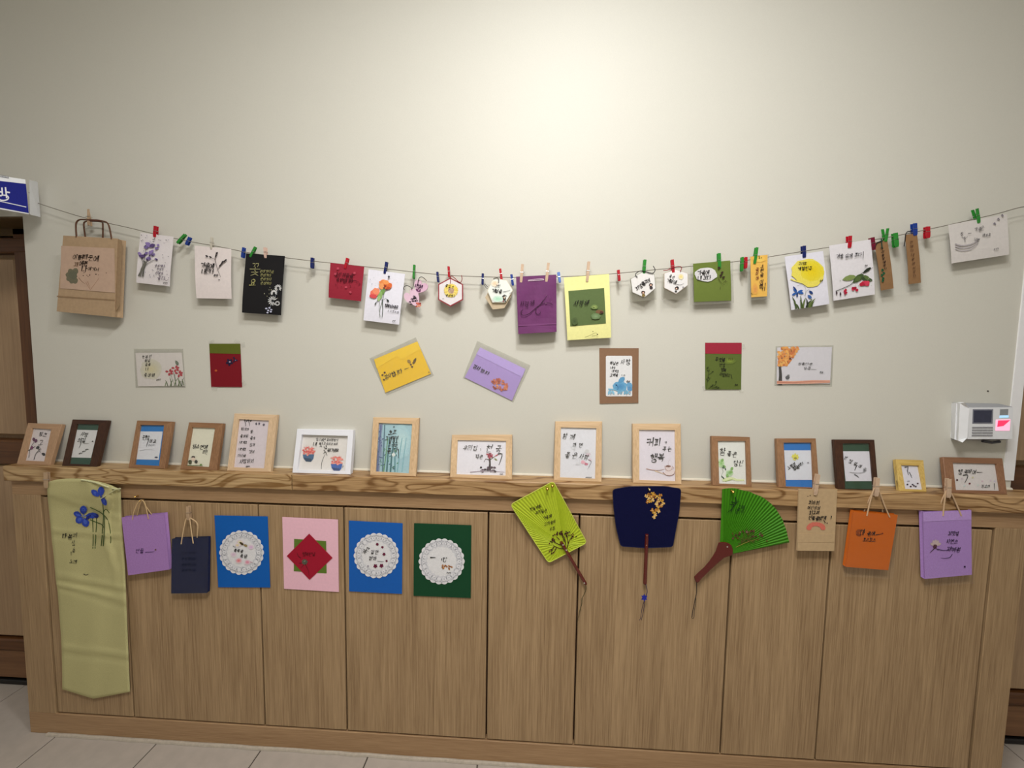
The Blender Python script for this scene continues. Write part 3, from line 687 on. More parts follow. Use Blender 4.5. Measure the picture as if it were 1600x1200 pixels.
# sunflower hexagon
t, pl = tag('hexagon tag with a purple-red border and a painted sunflower', [(703.7,433.7),(723.4,444),(723.4,468.4),(703.7,479),(684.6,468.4),(684.6,444)], (150,58,66), (226,220,222), YR-.004, bw=2.0)
ik = Ink(pl, .0012)
for k in range(22): ik.petal(704.7+math.cos(k*.2856)*4, 454+math.sin(k*.2856)*3.6, 7.6, 3.2, math.degrees(k*.2856), random.choice([(232,206,88),(222,196,100),(236,214,120)]))
ik.blob(704.7,454,5.2,4.8,(190,160,136)); ik.specks(701,451,709,458,8,(140,96,96),.8); ik.build('drawing', t)
ik = Ink(pl, .0016); ik.text('꽃길', 696.5, 444, 5, K, .9, 8); ik.text('만', 706, 447, 4, K, .7); ik.scribble(697, 459.5, 19, 4, (60,60,40), .8, 4); ik.specks(691,466,694,468,1,K,.7); ik.build('lettering', t)
cord(t, [P(x, y, YR-.006) for x, y in ((703.5,443),(703.7,434),(702,431.5)) ], .0007, M_rs, 'string_loop'); cord(t, [P(x, y, YR-.006) for x, y in ((703,434),(706,431.5),(711,435),(716,440),(720,441),(722,436),(721,430))], .0009, M_rs, 'string_loop')
# green hexagon
t, pl = tag('hexagon tag with a pale green wash, between navy and blue pegs', [(771,434.7),(792,437.5),(801.6,453.4),(790,473),(769.4,473),(761,454.4)], (214,206,186), (230,234,228), YR-.005, bw=1.0)
sh = [(769,445),(800,449),(799,462),(788,481.5),(770,483.5),(758,465)]
V, F = sheetVF(yplane(YR-.0005), sh, .0014); part('backing_tag', V, F, paper((196,178,150)), t, label='tan tag showing behind')
def wash(ik, cx, cy, rx, ry, c0, c1, n=6, ang=0):
    for k in range(n):
        f = k/(n-1); ik.blob(cx, cy, rx*(1-.75*f), ry*(1-.75*f), tuple(int(c0[i]+(c1[i]-c0[i])*f) for i in range(3)), ang, .10, 18)
ik = Ink(pl, .0012); wash(ik, 778, 467, 9.5, 5.2, (218,232,222), (176,222,192)); wash(ik, 773, 443, 6, 5, (238,226,208), (238,206,170), 4); ik.specks(796,456,799,459,2,(60,60,90),.8); ik.build('drawing', t)
ik = Ink(pl, .0018); ik.text('그린', 774, 444.5, 4.6, K, .8, 5); ik.text('계절을', 769, 451, 6.4, K, 1.1, 6, sp=.9); ik.stroke([(786,456),(792,455),(797,453)], .6, K, smooth=3)
ik.blob(788,466,2.6,3.2,(50,44,40)); ik.blob(788,465,1.3,1.3,(220,196,176)); ik.stroke([(785,463),(788,461),(792,462.5)], 1.4, (40,34,32)); ik.blob(786.5,470.5,1.2,1,(140,40,40)); ik.blob(789.5,470.5,1.2,1,(40,40,44)); ik.build('lettering', t)
cord(t, [P(x, y, YR-.007) for x, y in ((779,442),(779,436),(776,434),(771,435.5))], .0008, M_bs, 'string_loop'); cord(t, [P(x, y, YR-.007) for x, y in ((763,449),(760,446.5),(757.5,443))], .0006, M_bs, 'string_loop'); cord(t, [P(x, y, YR-.007) for x, y in ((762,451),(759,449),(756,443.5))], .0006, M_bs, 'string_loop')

# purple bag
M_pb = plain('purple paper', (104, 46, 98), .6, .08, 30, .35, .3)
q = [(806.3,432.3),(869.3,429),(869.7,518.5),(809.7,521.9)]; pl = quadplane(q, YR-.0022, YR-.006)
t = thing('paper_bag', 'dark purple paper bag with a swirl drawing hanging from two wooden pegs', 'paper bag', org_of(pl, q))
grid_sheet(pl, q, .0008, M_pb, 'front_panel', t, 10, 12, lambda u, v: .0028*math.sin(9*u+5*v)*v*(1-v)*2+(.003*math.sin(math.pi*u) if v > .8 else 0)*(v-.8)*5)
grid_sheet(quadplane(q, YR+.0007, YR+.006), q, .0006, M_pb, 'back_panel', t, 4, 4)
V, F = sheetVF(pl, [(809.3,508),(869.6,505),(869.7,506.6),(809.4,509.6)], .0006, .0016); part('fold_line', V, F, plain('purple paper', (122, 62, 116), .6, .08, 30), t)
cord(t, [P(x, y, YR-.003) for x, y in ((825,438),(835,436.5),(848,436),(848.8,437.5),(836,438.4),(825,439))], .0008, plain('lilac cord', (214,190,206), .6), 'handle')
ik = Ink(pl, .0034); SW = (52, 18, 44)
ik.stroke([(817,484),(814,487),(815,491.5),(820,492.5),(827,490),(835,483),(843,477),(852,473.5),(860,474),(864,477)], 1.0, SW, (1,1,.7), 4); ik.stroke([(838,483),(837,487),(839,491),(843,490.5),(845,487)], .9, SW, smooth=4)
for p in ([(846,474),(851,467),(855,461)], [(840,480),(846,473),(849,468)]): ik.stroke(p, .6, SW, smooth=3)
ik.text('사랑', 813, 470, 8, SW, 1.0, 5); ik.text('해', 829, 469, 8, SW, 1.0, 0); ik.specks(850,458,866,474,6,(120,80,110),.9); ik.build('drawing', t)

# pale yellow card
q = [(881,433.7),(951.8,428),(955,527.5),(886.6,531.6)]
t, pl = card('greeting_card', 'tall pale yellow card with a dark green square pasted on it', q, (236, 233, 160), YH, YR+.002, group=GC, bow=.004)
qq = [(888,454.7),(943.8,450),(946.6,505.4),(891,510)]
grid_sheet(pl, qq, .0005, paper((92,110,66)), 'green_square', t, 4, 8, lambda u, v: .004*math.sin(math.pi*(.22+.55*v))*(.22+.55*v), .0006, label='dark green pasted square')
ik = Ink(pl, .0055); ik.text('사랑해', 897, 470, 8.4, K, 1.2, -1, sp=1.05, slant=-.4); ik.build('lettering', t)
ik = Ink(pl, .0055); wash(ik, 929, 479.5, 5.5, 3.8, (112,134,76), (150,166,96), 4); wash(ik, 931, 494, 7.5, 5.2, (104,128,84), (126,150,108), 4); ik.blob(937,487,6.6,2.8,(120,90,62)); ik.blob(940,488,3,1.8,(84,52,44)); wash(ik, 898, 502, 5, 6, (84,100,60), (70,86,52), 3); ik.blob(928,480.5,.9,.8,(40,36,30))
ik.stroke([(914,527),(922,524),(931,520),(933,524)], .5, (90,88,50), smooth=3); ik.stroke([(925,525),(933,524.5)], .5, (90,88,50)); ik.blob(933.5,522.5,1,.9,K); ik.blob(926.5,518,.7,.6,K); ik.build('drawing', t)

# hexagon 3
t, pl = tag('hexagon tag with slanting black writing and two tiny painted figures', [(1006,423),(1022.8,428),(1024.7,450.7),(1006.9,465.3),(988,457),(985,436)], (150,150,136), (228,226,224), YR-.003, bw=.8)
sleeve(pl, [(984,434),(1026,434),(1025.6,468.6),(983.6,471.8)], t, -.004)
ik = Ink(pl, .0014); ik.text('희망을', 992, 449, 7, K, 1.2, -35, sp=.9); ik.text('꿈꾸며', 1001, 441, 6.4, K, 1.1, -25, sp=.85); ik.build('lettering', t)
ik = Ink(pl, .0018)
for (x, y, c) in ((1017,445,(52,40,40)),(1005,457,(64,44,36))): ik.blob(x, y, 3, 2.6, c); ik.blob(x, y+.6, 1.5, 1.4, (216,176,156)); ik.blob(x+.5, y+4.5, 2.6, 2.4, (60,50,54) if x > 1010 else (130,110,60))
ik.build('drawing', t)
cord(t, [P(x, y, YR-.0055) for x, y in ((996,433),(993,430.5),(994,427),(999,424),(1004,423.5),(1011,425),(1018,427),(1022,425.5),(1023.5,421),(1020.5,415.5))], .0009, M_bs, 'string_loop')
# hexagon 4
t, pl = tag('hexagon tag with a small yellow sun, held by red string', [(1055.6,420.6),(1075,427),(1075,445.8),(1056.4,459.6),(1037.7,449.9),(1037.7,427)], (190,176,160), (230,228,228), YR-.003, bw=.8)
sleeve(pl, [(1034,428),(1076.5,430),(1076,469),(1033,467.7)], t, -.004)
ik = Ink(pl, .0014); wash(ik, 1064, 432.5, 4.2, 4.4, (232,222,190), (236,214,130), 4); ik.build('drawing', t)
ik = Ink(pl, .0018); ik.text('좋은', 1047, 429, 5, K, .8, 18); ik.text('계절에', 1043, 435, 6, K, 1.0, 14, sp=.9); ik.stroke([(1053,443),(1062,445),(1069,443)], .6, K, smooth=3); ik.blob(1057.5,450,3.4,2.4,(44,36,36),-20); ik.blob(1057,451,1.4,1.3,(216,180,160)); ik.blob(1056,455,1.8,1.2,(50,50,50)); ik.specks(1066,446,1069,449,2,(40,40,60),.8); ik.build('lettering', t)
cord(t, [P(x, y, YR-.0055) for x, y in ((1036.5,422.5),(1043,422),(1049,419),(1056,417),(1063,416.5),(1065,419),(1063,424))], .0009, M_rs, 'string_loop')
# olive card
q = [(1083,412),(1141,407),(1142.6,469.6),(1084.5,471.8)]
t, pl = card('greeting_card', 'square olive green card with writing in a white cloud, inside a clear sleeve', q, (106,122,54), YH, YR+.002, group=GC, bow=.002)
sleeve(pl, [(1079,412),(1145,408),(1147,473.5),(1077.6,476.7)], t, -.0015)
ik = Ink(pl, .003)
ik.fanpoly((1103,429), [(1103+17.5*math.cos(k*.35)*(1+.06*math.sin(k*2.1)), 429+11*math.sin(k*.35)*(1+.05*math.cos(k*1.7))) for k in range(18)], (216,214,216)); ik.build('white_cloud', t)
ik = Ink(pl, .0034); ik.text('가을에', 1090, 422.5, 7.4, K, 1.4, -2, sp=.9); ik.text('내 보다', 1090.5, 430.8, 7, K, 1.3, -2, sp=.9)
for (x, y) in ((1123,419),(1128,426.5),(1130,434),(1126,431)): ik.petal(x-2, y, 5, 3, -20, (50,36,26)); ik.petal(x+2, y-1, 4, 2, 150, (58,40,30))
for p in ([(1122,433),(1126,441),(1132,445)], [(1134,438),(1130,442)], [(1125,452),(1126,448)], [(1133,439),(1137,440)]): ik.stroke(p, .6, (64,52,30))
ik.build('lettering', t)
cord(t, [P(x, y, YR-.001) for x, y in ((1129,406.5),(1128,401),(1129.5,397),(1132,397),(1133,400.5),(1131.5,406))], .0005, plain('cream string', (216,206,190), .8), 'string_loop')
# yellow bookmark
q = [(1172.6,401),(1199.4,398),(1198.6,463),(1174,464.5)]
t, pl = card('bookmark', 'narrow yellow bookmark with black writing in a clear sleeve', q, (230,182,88), YH, YR+.002, group=GC, cat='bookmark')
sleeve(pl, [(1169,401),(1202,397),(1203,467.3),(1167.7,469.4)], t, -.0015)
ik = Ink(pl, .0008); wash(ik, 1186, 405, 10, 5, (234,190,92), (238,206,104), 4); wash(ik, 1180, 452, 5, 9, (226,170,84), (216,150,84), 4); ik.build('drawing', t)
ik = Ink(pl, .0014); ik.text('소원을 이룹', 1189, 413, 6.4, (50,30,30), 1.1, 4, vert=True, sp=1.05); ik.text('니다', 1191, 442, 6.6, (50,30,30), 1.1, 0, vert=True); ik.text('꼭이야', 1181, 418, 6, (110,40,40), 1.0, 0, vert=True, sp=1.1); ik.stroke([(1186,399.5),(1187,404)], 1, K); ik.specks(1186,399,1190,404,4,K,.8); ik.stroke([(1174,458),(1176.5,461)], .8, K); ik.build('lettering', t)
# yellow sun card
q = [(1226,401),(1286,392),(1295.7,475),(1236.5,484.5)]
t, pl = card('greeting_card', 'white card with a big yellow sun wash and blue bellflowers below', q, (222,221,232), YH, YR+.001, group=GC, bow=.002)
ik = Ink(pl, .003)
ik.fanpoly((1263,426), [(1262+25.5*math.cos(k*.314)*(1+.05*math.sin(k*3)), 424+19.5*math.sin(k*.314)*(1+.05*math.cos(k*2))+(6 if math.cos(k*.314) > -.2 and math.sin(k*.314) > .3 else 0)) for k in range(20)], (232,218,96))
wash(ik, 1269, 424, 18, 16, (230,212,60), (232,206,30), 5); ik.stroke([(1236,436),(1246,440),(1258,443)], 2, (232,220,110))
B1, B2 = (44,92,168), (30,60,120)
ik.stroke([(1246,447),(1250,444.5),(1256,446),(1259,452),(1257,462)], .4, (110,120,110), smooth=3); ik.stroke([(1258,462),(1260,455),(1266,451)], .4, (110,120,110), smooth=3)
for (l, w_, a) in ((10,4,10),(9,3.6,-20),(10,3.4,150),(8,3.2,215),(8,3,95)): ik.petal(1246, 456.5, l, w_, a, B1 if a != 95 else B2)
ik.petal(1245.5,455,10,2.6,-130,B2); ik.petal(1264,454,8,4,40,B2); ik.petal(1262,461,8,5,40,(60,96,160))
for (x, y, dx, dy) in ((1244,482,-6,-18),(1248,482,-8,-9),(1252,481,-1,-19),(1255,481,4,-16),(1254,481,-4,-12),(1262,480,-2,-14),(1264,480,5,-13),(1266,479.5,8,-13),(1260,480,7,-10),(1268,479,4,-8)): ik.stroke([(x,y),(x+dx*.35,y+dy*.6),(x+dx,y+dy)], 2.4, random.choice([(70,86,44),(44,52,36),(96,112,56)]), (1.1,.9,.25), 3)
ik.build('drawing', t)
ik = Ink(pl, .0042); ik.text('그대로', 1248, 410, 4.8, K, .9, -3, sp=1.0); ik.text('계절친구', 1247, 417, 6.2, K, 1.2, -2, sp=.98); ik.scribble(1281,437.5,7,2.8,K,.7,-6); ik.build('lettering', t)
# berry card
q = [(1295.7,383.7),(1361,374),(1367,460),(1302.5,470)]
t, pl = card('greeting_card', 'white card with a painted branch of red berries and green leaves', q, (222,219,224), YH, YR+.001, group=GC, bow=.002)
ik = Ink(pl, .003)
ik.stroke([(1306,455),(1318,450),(1330,444),(1338,434),(1348,426),(1364,418)], .9, (60,66,50), smooth=4)
for (x, y, l, w_, a, c) in ((1316,437,22,9,-14,(128,146,86)),(1332,442,22,10,-38,(66,86,48)),(1348,427,16,5,-35,(40,46,36)),(1344,434,20,7,12,(58,76,46)),(1349,430,12,6,35,(92,112,60)),(1336,440,12,7,-45,(84,104,56))): ik.petal(x, y, l, w_, a, c)
for (x, y, n_, r) in ((1352,443.5,9,3.0),(1335,451,5,2.4),(1320,455,3,2)):
    for k in range(n_): ik.blob(x+random.uniform(-1, 1)*n_*.85, y+random.uniform(-2.5, 2.5), r, r*.9, random.choice([(186,30,60),(206,60,86),(160,20,50)]))
for (x, y) in ((1320,458),(1313,459),(1307,457.5)): ik.petal(x, y-3, 6, 2.6, 85, (150,30,56) if x > 1315 else (60,40,50))
ik.specks(1310,432,1362,456,8,(150,160,140),.7); ik.build('drawing', t)
ik = Ink(pl, .0042); ik.text('겨울', 1306.5, 397, 6.8, K, 1.1, -3); ik.text('삶에 쁘다', 1321, 396.5, 6.4, K, 1.0, -4, sp=.98); ik.stroke([(1349,393),(1348.5,403.5)], 1, K); ik.scribble(1351,414,8,2.8,K,.7,-4); ik.build('lettering', t)
# brown bookmarks in one sleeve
M_bb = plain('brown card', (142, 108, 74), .7, .06, 90, .1, .2)
for (q, lb, k) in (([(1366,379),(1386.5,375.5),(1396,450.5),(1376.5,454)], 'brown bookmark with black writing and a painted green leaf sprig', 0), ([(1414,367),(1432.6,364.4),(1438.8,441.6),(1419.6,444.3)], 'brown bookmark with faint black writing, under a blue peg', 1)):
    pl = quadplane(q, YH, YR+.002); t = thing('bookmark', lb, 'bookmark', org_of(pl, q), 'brown bookmarks on the string')
    grid_sheet(pl, q, .0006, M_bb, 'sheet', t, 2, 6, lambda u, v: .002*math.sin(3*v))
    ik = Ink(pl, .0032)
    if k == 0:
        for i in range(7): ik.text('나의봄날에꿈'[i % 6], 1376.5+i*.9, 386+i*5.2, 4.6, (50,32,26), .9, 6)
        ik.build('lettering', t); ik = Ink(pl, .0034)
        for (x, y) in ((1379,424),(1381,429),(1378,432),(1380,437),(1379.5,440.5)): ik.petal(x-2, y, 5, 3, -40, (30,96,62)); ik.petal(x+2, y-1, 4.6, 2.6, 220, (22,78,50))
        ik.build('drawing', t)
        cord(t, [P(x, y, YR-.003) for x, y in ((1379,376),(1374,378),(1370,380),(1366,387),(1363,388))], .0013, M_bs, 'tassel_cord'); cord(t, [P(x, y, YR-.0045) for x, y in ((1377,373),(1377.5,380),(1378.5,388))], .0012, plain('dark green cord', (30,60,44), .8), 'tassel_cord')
        V, F = sheetVF(yplane(YR+.0065), [(1364,378),(1404,371),(1410,461),(1368,467)], .0002); part('clear_sleeve', V, F, film('clear film', .028, .02), t, label='clear plastic sleeve')
    else:
        for i in range(9): ik.text('언제나네곁에서있다'[i], 1422+i*.7, 376+i*6.6, 5, (92,62,44), .8, 6)
        ik.build('lettering', t)
        cord(t, [P(x, y, YR-.003) for x, y in ((1424,361.5),(1418,362),(1415,367),(1414,376),(1412.5,385))], .0010, M_bs, 'tassel_cord')
        V, F = sheetVF(yplane(YR+.0065), [(1409,370),(1444,371),(1448,445.7),(1411,460)], .0002); part('clear_sleeve', V, F, film('clear film', .028, .02), t, label='clear plastic sleeve')
# landscape card
q = [(1482,351.4),(1573.3,334.4),(1576.4,397.8),(1487,411.6)]
t, pl = card('greeting_card', 'wide white card with grey ink waves, hanging at the right end of the string', q, (214,209,206), YH, YR+.001, group=GC, bow=.002)
ik = Ink(pl, .003); GW = (176,170,174)
for k in range(3): ik.stroke([(1493,381+k*4),(1503,384+k*4),(1516,382+k*4),(1524,378+k*3.6),(1529,373+k*3)], 2.0-k*.4, GW, smooth=4)
ik.stroke([(1507.5,370),(1508,378)], 1.2, (96,92,92)); ik.stroke([(1503,370),(1508,373),(1512,369)], .8, (120,116,116))
for (x, y) in ((1554,350),(1560,343),(1566,337)): ik.petal(x-2, y, 4, 2.4, -35, (130,124,134)); ik.petal(x, y-2, 4, 2, 60, (130,124,134))
ik.build('drawing', t)
ik = Ink(pl, .0036); ik.text('찻', 1501, 363, 5.4, (80,76,78), 1, -4); ik.stroke([(1513,365),(1518,364)], 1, (90,86,88)); ik.text('가을', 1523, 356, 6, (80,76,78), .9, -8); ik.text('은', 1532, 353, 7, (96,92,94), .8, -8); ik.text('새어요', 1535, 366, 5, (96,92,94), .9, -8); ik.text('낙엽', 1523, 371, 5, (96,92,94), .8, 15); ik.scribble(1553,388,11,3,(120,116,118),.7,-6); ik.build('lettering', t)

# ================================================================== CARDS TAPED TO THE WALL
YW = W-.0022
GW_ = 'cards taped flat on the wall'
def tape(t, pts, a=8, b=5):
    for (x, y, an) in pts:
        r = math.radians(an); c, s_ = math.cos(r), math.sin(r)
        q = [(x+dx*c-dy*s_, y+dx*s_+dy*c) for dx, dy in ((-a/2,-b/2),(a/2,-b/2),(a/2,b/2),(-a/2,b/2))]
        V, F = sheetVF(yplane(W-.0030), q, .0002); part('clear_tape', V, F, film('clear tape', .10, .05), t)
def wcard(name, label, q, col, cat='card', th=.0012, group=GW_):
    pl = yplane(YW); t = thing(name, label, cat, org_of(pl, q), group)
    V, F = sheetVF(pl, q, th); part('sheet', V, F, paper(col), t); return t, pl
# 1 red flowers
q = [(211.5,551.5),(283.5,550.8),(288,603),(215.5,603.6)]
t, pl = wcard('greeting_card', 'small white card with three red flowers in grass, taped on the wall', q, (214,208,204))
ik = Ink(pl); wash(ik, 236, 577, 17, 15, (206,202,186), (206,198,162), 5)
for (x, y, dx, dy) in ((268,603,-3,-14),(275,603,-4,-20),(280,603,-2,-14),(283,603,-6,-12),(262,603,-4,-9),(272,603,6,-12),(278,603,6,-8),(284,603,3,-13),(258,603,3,-8),(266,603,5,-10),(287,602,-3,-10)): ik.stroke([(x,y),(x+dx*.4,y+dy*.6),(x+dx,y+dy)], 1.3, random.choice([(88,104,66),(112,128,88),(64,80,54)]), (1.1,.9,.25), 3)
for (x, y) in ((264.5,581),(274,575.5),(279.5,583.5)):
    for (dx, dy, a) in ((-1,0,190),(1,0,-15),(0,1,95),(0,0,-60),(1,1,30)): ik.petal(x+dx, y+dy, 5.4, 3.4, a, (176,46,62))
ik.petal(274,563,9,5,60,(96,108,92)); ik.stroke([(266,584),(269,592),(272,600)], .5, (96,110,80)); ik.stroke([(270,580),(274,588)], .5, (70,80,60)); ik.build('drawing', t)
ik = Ink(pl, .0012); ik.text('눈부신', 222, 555, 5.2, K, .9, -3, sp=1.1); ik.text('봄날', 226, 561, 5, K, .8); ik.text('꽃을', 227, 567.5, 5, K, .8); ik.text('너', 227.5, 574, 5, K, .8); ik.text('좋아해', 225.5, 583, 6, K, .9, 2, sp=1.05); ik.scribble(244,592.5,8,2.6,K,.6,-6); ik.build('lettering', t)
sleeve(yplane(W-.0045), [(209,545),(286,545),(290,606),(212,606)], t, 0, -.0041)
# 2 red green
q = [(326.8,537),(375,537),(378,604.8),(330,604.5)]
t, pl = wcard('greeting_card', 'dark red card with an olive green top band, left of the yellow envelope', q, (122,16,30))
V, F = sheetVF(pl, [(326.8,537),(375,537),(375.8,553),(327.6,552)], .0005, .0006); part('top_band', V, F, paper((92,100,32)), t)
ik = Ink(pl, .0007)
for a in (0, 72, 144, 216, 288): ik.petal(358.5, 566, 6, 4, a+20, (36,26,56))
for a in (20, 120, 240): ik.petal(367, 562, 5, 3, a, (44,30,60))
ik.blob(359,565.5,1.4,1.2,(170,160,180)); ik.blob(368,563,.9,.8,(120,120,150)); ik.blob(337.5,579,2,1.6,(190,90,50)); ik.build('drawing', t)
tape(t, [(330,533.5,-30),(370,533.5,30),(380,539,80),(335,607,10),(381,598,60)])
# 3 yellow envelope
q = [(584.4,561.6),(652,533.4),(673.4,584),(602,613.7)]
t, pl = wcard('envelope', 'bright yellow envelope tilted up to the right inside a clear sleeve', q, (236,192,30), 'envelope', group='tilted envelopes on the wall')
V, F = sheetVF(pl, [(584.4,561.6),(652,533.4),(657,545.5),(628,562),(620,556.5),(588.5,575.5)], .0005, .0006); part('flap', V, F, paper((240,200,44)), t)
ik = Ink(pl, .0014); ik.text('감사합니다', 600, 586, 7.2, K, 1.2, -21, sp=.86); ik.stroke([(632,577),(639,574.5)], .8, K)
for (x, y) in ((597.5,586),(600,593),(601,582),(642,569.5),(646,567),(644,573)): ik.blob(x, y, 1.7, 1.3, (84,58,40))
ik.petal(645,569,11,4,-62,(96,74,34)); ik.petal(642,567,7,5,220,(150,120,60)); ik.specks(668,580,671,583,2,(110,80,50),.9); ik.build('lettering', t)
sleeve(yplane(W-.0048), [(577,560),(649.6,527),(678,587),(604,618)], t, 0, -.0041)
# 4 lilac envelope
q = [(750.3,542.8),(821,576.6),(800,626),(726,589.7)]
t, pl = wcard('envelope', 'lilac envelope tilted down to the right with a painted orange flower ball', q, (168,144,206), 'envelope', group='tilted envelopes on the wall')
V, F = sheetVF(pl, [(750.3,542.8),(821,576.6),(816,589.5),(744,553.5)], .0005, .0006); part('flap', V, F, paper((182,160,222)), t)
ik = Ink(pl, .0014); ik.text('감사', 742, 568.5, 6.8, K, 1.2, 28, sp=.9); ik.text('합니다', 753, 575.5, 5.6, K, 1.0, 27, sp=.9); ik.build('lettering', t)
ik = Ink(pl, .0012)
for _ in range(46):
    a = random.uniform(0, 6.28); r = math.sqrt(random.random()); ik.blob(781+13*r*math.cos(a), 601+9.5*r*math.sin(a)+3*r*math.cos(a), 2.2, 1.6, random.choice([(206,120,84),(176,84,70),(222,150,110),(150,70,60),(196,104,76)]), random.uniform(0, 90), .25, 8)
ik.build('drawing', t); sleeve(yplane(W-.0048), [(745.6,532.5),(829,571),(802,629),(723,590.6)], t, 0, -.0041)
# 5 brown framed card
q = [(936.5,544),(998,544),(997.5,629.5),(937,630.7)]
t, pl = wcard('mounted_card', 'white card mounted on a brown board with painted blue fish, fixed on the wall', q, (138,106,82), th=.0018)
V, F = sheetVF(pl, [(948,556),(986.5,556),(987.8,557.5),(987.8,618),(986.5,619.3),(948,619.3),(946.7,618),(946.7,557.5)], .0006, .0007); part('white_card', V, F, paper((226,226,228)), t)
ik = Ink(pl, .0012); ik.text('사랑', 970, 561.5, 8.6, K, 1.2, 0, sp=.95); ik.text('봄날은', 953.5, 564.5, 5, K, .9, 6); ik.text('네가', 954, 573, 4.4, K, .8); ik.text('내게로', 956, 578, 4.2, K, .8); ik.text('고백을', 953.5, 583.5, 4.6, K, .9); ik.text('ㄴㅇ', 971, 584.5, 3.4, K, .7); ik.scribble(979,594.5,5,3,K,.8); ik.build('lettering', t)
ik = Ink(pl, .0014); wash(ik, 969, 604, 11, 8.5, (110,168,206), (84,144,192), 4, -8); ik.petal(966,598,13,8,-40,(96,154,196)); ik.petal(980,605,9,11,-40,(110,164,204)); ik.petal(980,605,9,8,35,(96,150,196)); ik.stroke([(962,600),(966,606),(963,611)], .8, (60,104,150), smooth=3); ik.blob(963,602,1,1,(30,60,100))
for x in range(950, 986, 5): ik.petal(x, 617, 8, 4, -90+random.uniform(-35, 35), random.choice([(140,190,216),(120,176,206)]))
ik.stroke([(951,608),(958,608.5),(966,611)], 2, (130,184,212)); ik.specks(950,612,986,618,12,(176,150,150),.8); ik.build('drawing', t)
# 6 green with red band
q = [(1102,535.5),(1159,535.5),(1158,608.7),(1102,608.7)]
t, pl = wcard('greeting_card', 'olive green card with a crimson top band and dark leaf sprigs', q, (92,106,48))
V, F = sheetVF(pl, [(1102,535.5),(1159,535.5),(1158.8,553),(1102,552.6)], .0005, .0006); part('top_band', V, F, paper((156,40,60)), t)
ik = Ink(pl, .0007); wash(ik, 1140, 564, 9, 5, (100,116,50), (124,142,58), 4)
for (x, y, dx, dy) in ((1104,607,2,-20),(1106,590,2,-14),(1108,585,6,-5),(1105,596,5,-6),(1107,607,8,-6),(1110,603,12,3),(1116,603,4,-7),(1112,607,14,0),(1106,580,-2,-6)):
    ik.stroke([(x,y),(x+dx*.5,y+dy*.5+1),(x+dx,y+dy)], .7, (48,58,28)); ik.petal(x+dx*.6, y+dy*.6, 4, 2, random.uniform(-120, 0), (48,58,28))
ik.build('drawing', t)
ik = Ink(pl, .0010); ik.text('무엇을', 1118, 558, 6.6, K, 1.1, 4, sp=.9); ik.text('한다', 1138, 559, 4, (70,70,30), .7); ik.text('건강', 1124, 568, 5, K, .9); ik.text('행복', 1127, 575, 5, K, .9, 5); ik.text('사랑하고', 1125, 582, 5, K, .9, 8, sp=.9); ik.stroke([(1142,585),(1144,592)], .8, K); ik.scribble(1148,600,7,2.8,K,.7); ik.build('lettering', t)
tape(t, [(1162,541,80),(1100,606,70),(1158,611,10)], 7, 4)
# 7 tree
q = [(1214.5,543),(1300,542),(1297,599.5),(1213.7,600.5)]
t, pl = wcard('greeting_card', 'wide white card with a painted orange autumn tree at its left side', q, (214,212,220))
ik = Ink(pl)
ik.stroke([(1219,600),(1219.5,585),(1218.5,568),(1222,560)], 5, (40,34,36), (1.2,.8,.7), 3); ik.stroke([(1219.5,573),(1226,570),(1234,567)], 1, (60,50,44)); 
for _ in range(170):
    a = random.random(); b2 = random.random(); x = 1216+34*a*(1-.62*b2); y = 543+29*b2
    ik.blob(x, y, 2.5, 2, random.choice([(230,158,70),(222,136,60),(238,178,90),(204,112,48),(234,168,84)]), random.uniform(0, 90), .25, 8)
ik.poly([(1214,595),(1240,595.5),(1270,594),(1297,594),(1297,598),(1270,599.5),(1214,600)], (222,164,140)); ik.stroke([(1214,597),(1240,598),(1270,596),(1297,597)], 1.4, (196,120,96))
ik.blob(1230.5,590,3.6,2.8,(90,90,96)); ik.blob(1232,586.5,2,1.2,(120,120,120)); ik.build('drawing', t)
ik = Ink(pl, .0012); ik.text('아름다운', 1247, 566.5, 4.6, K, .8, 1, asp=1.3); ik.text('하루', 1256, 573, 5.2, K, .8, 2, asp=1.2); ik.stroke([(1268,577),(1276,577.5)], .6, K); ik.scribble(1281,580.5,7,3,K,.7,0); ik.build('lettering', t)
sleeve(yplane(W-.0045), [(1212,541),(1302.5,539.5),(1300,604),(1210,603)], t, 0, -.0041)

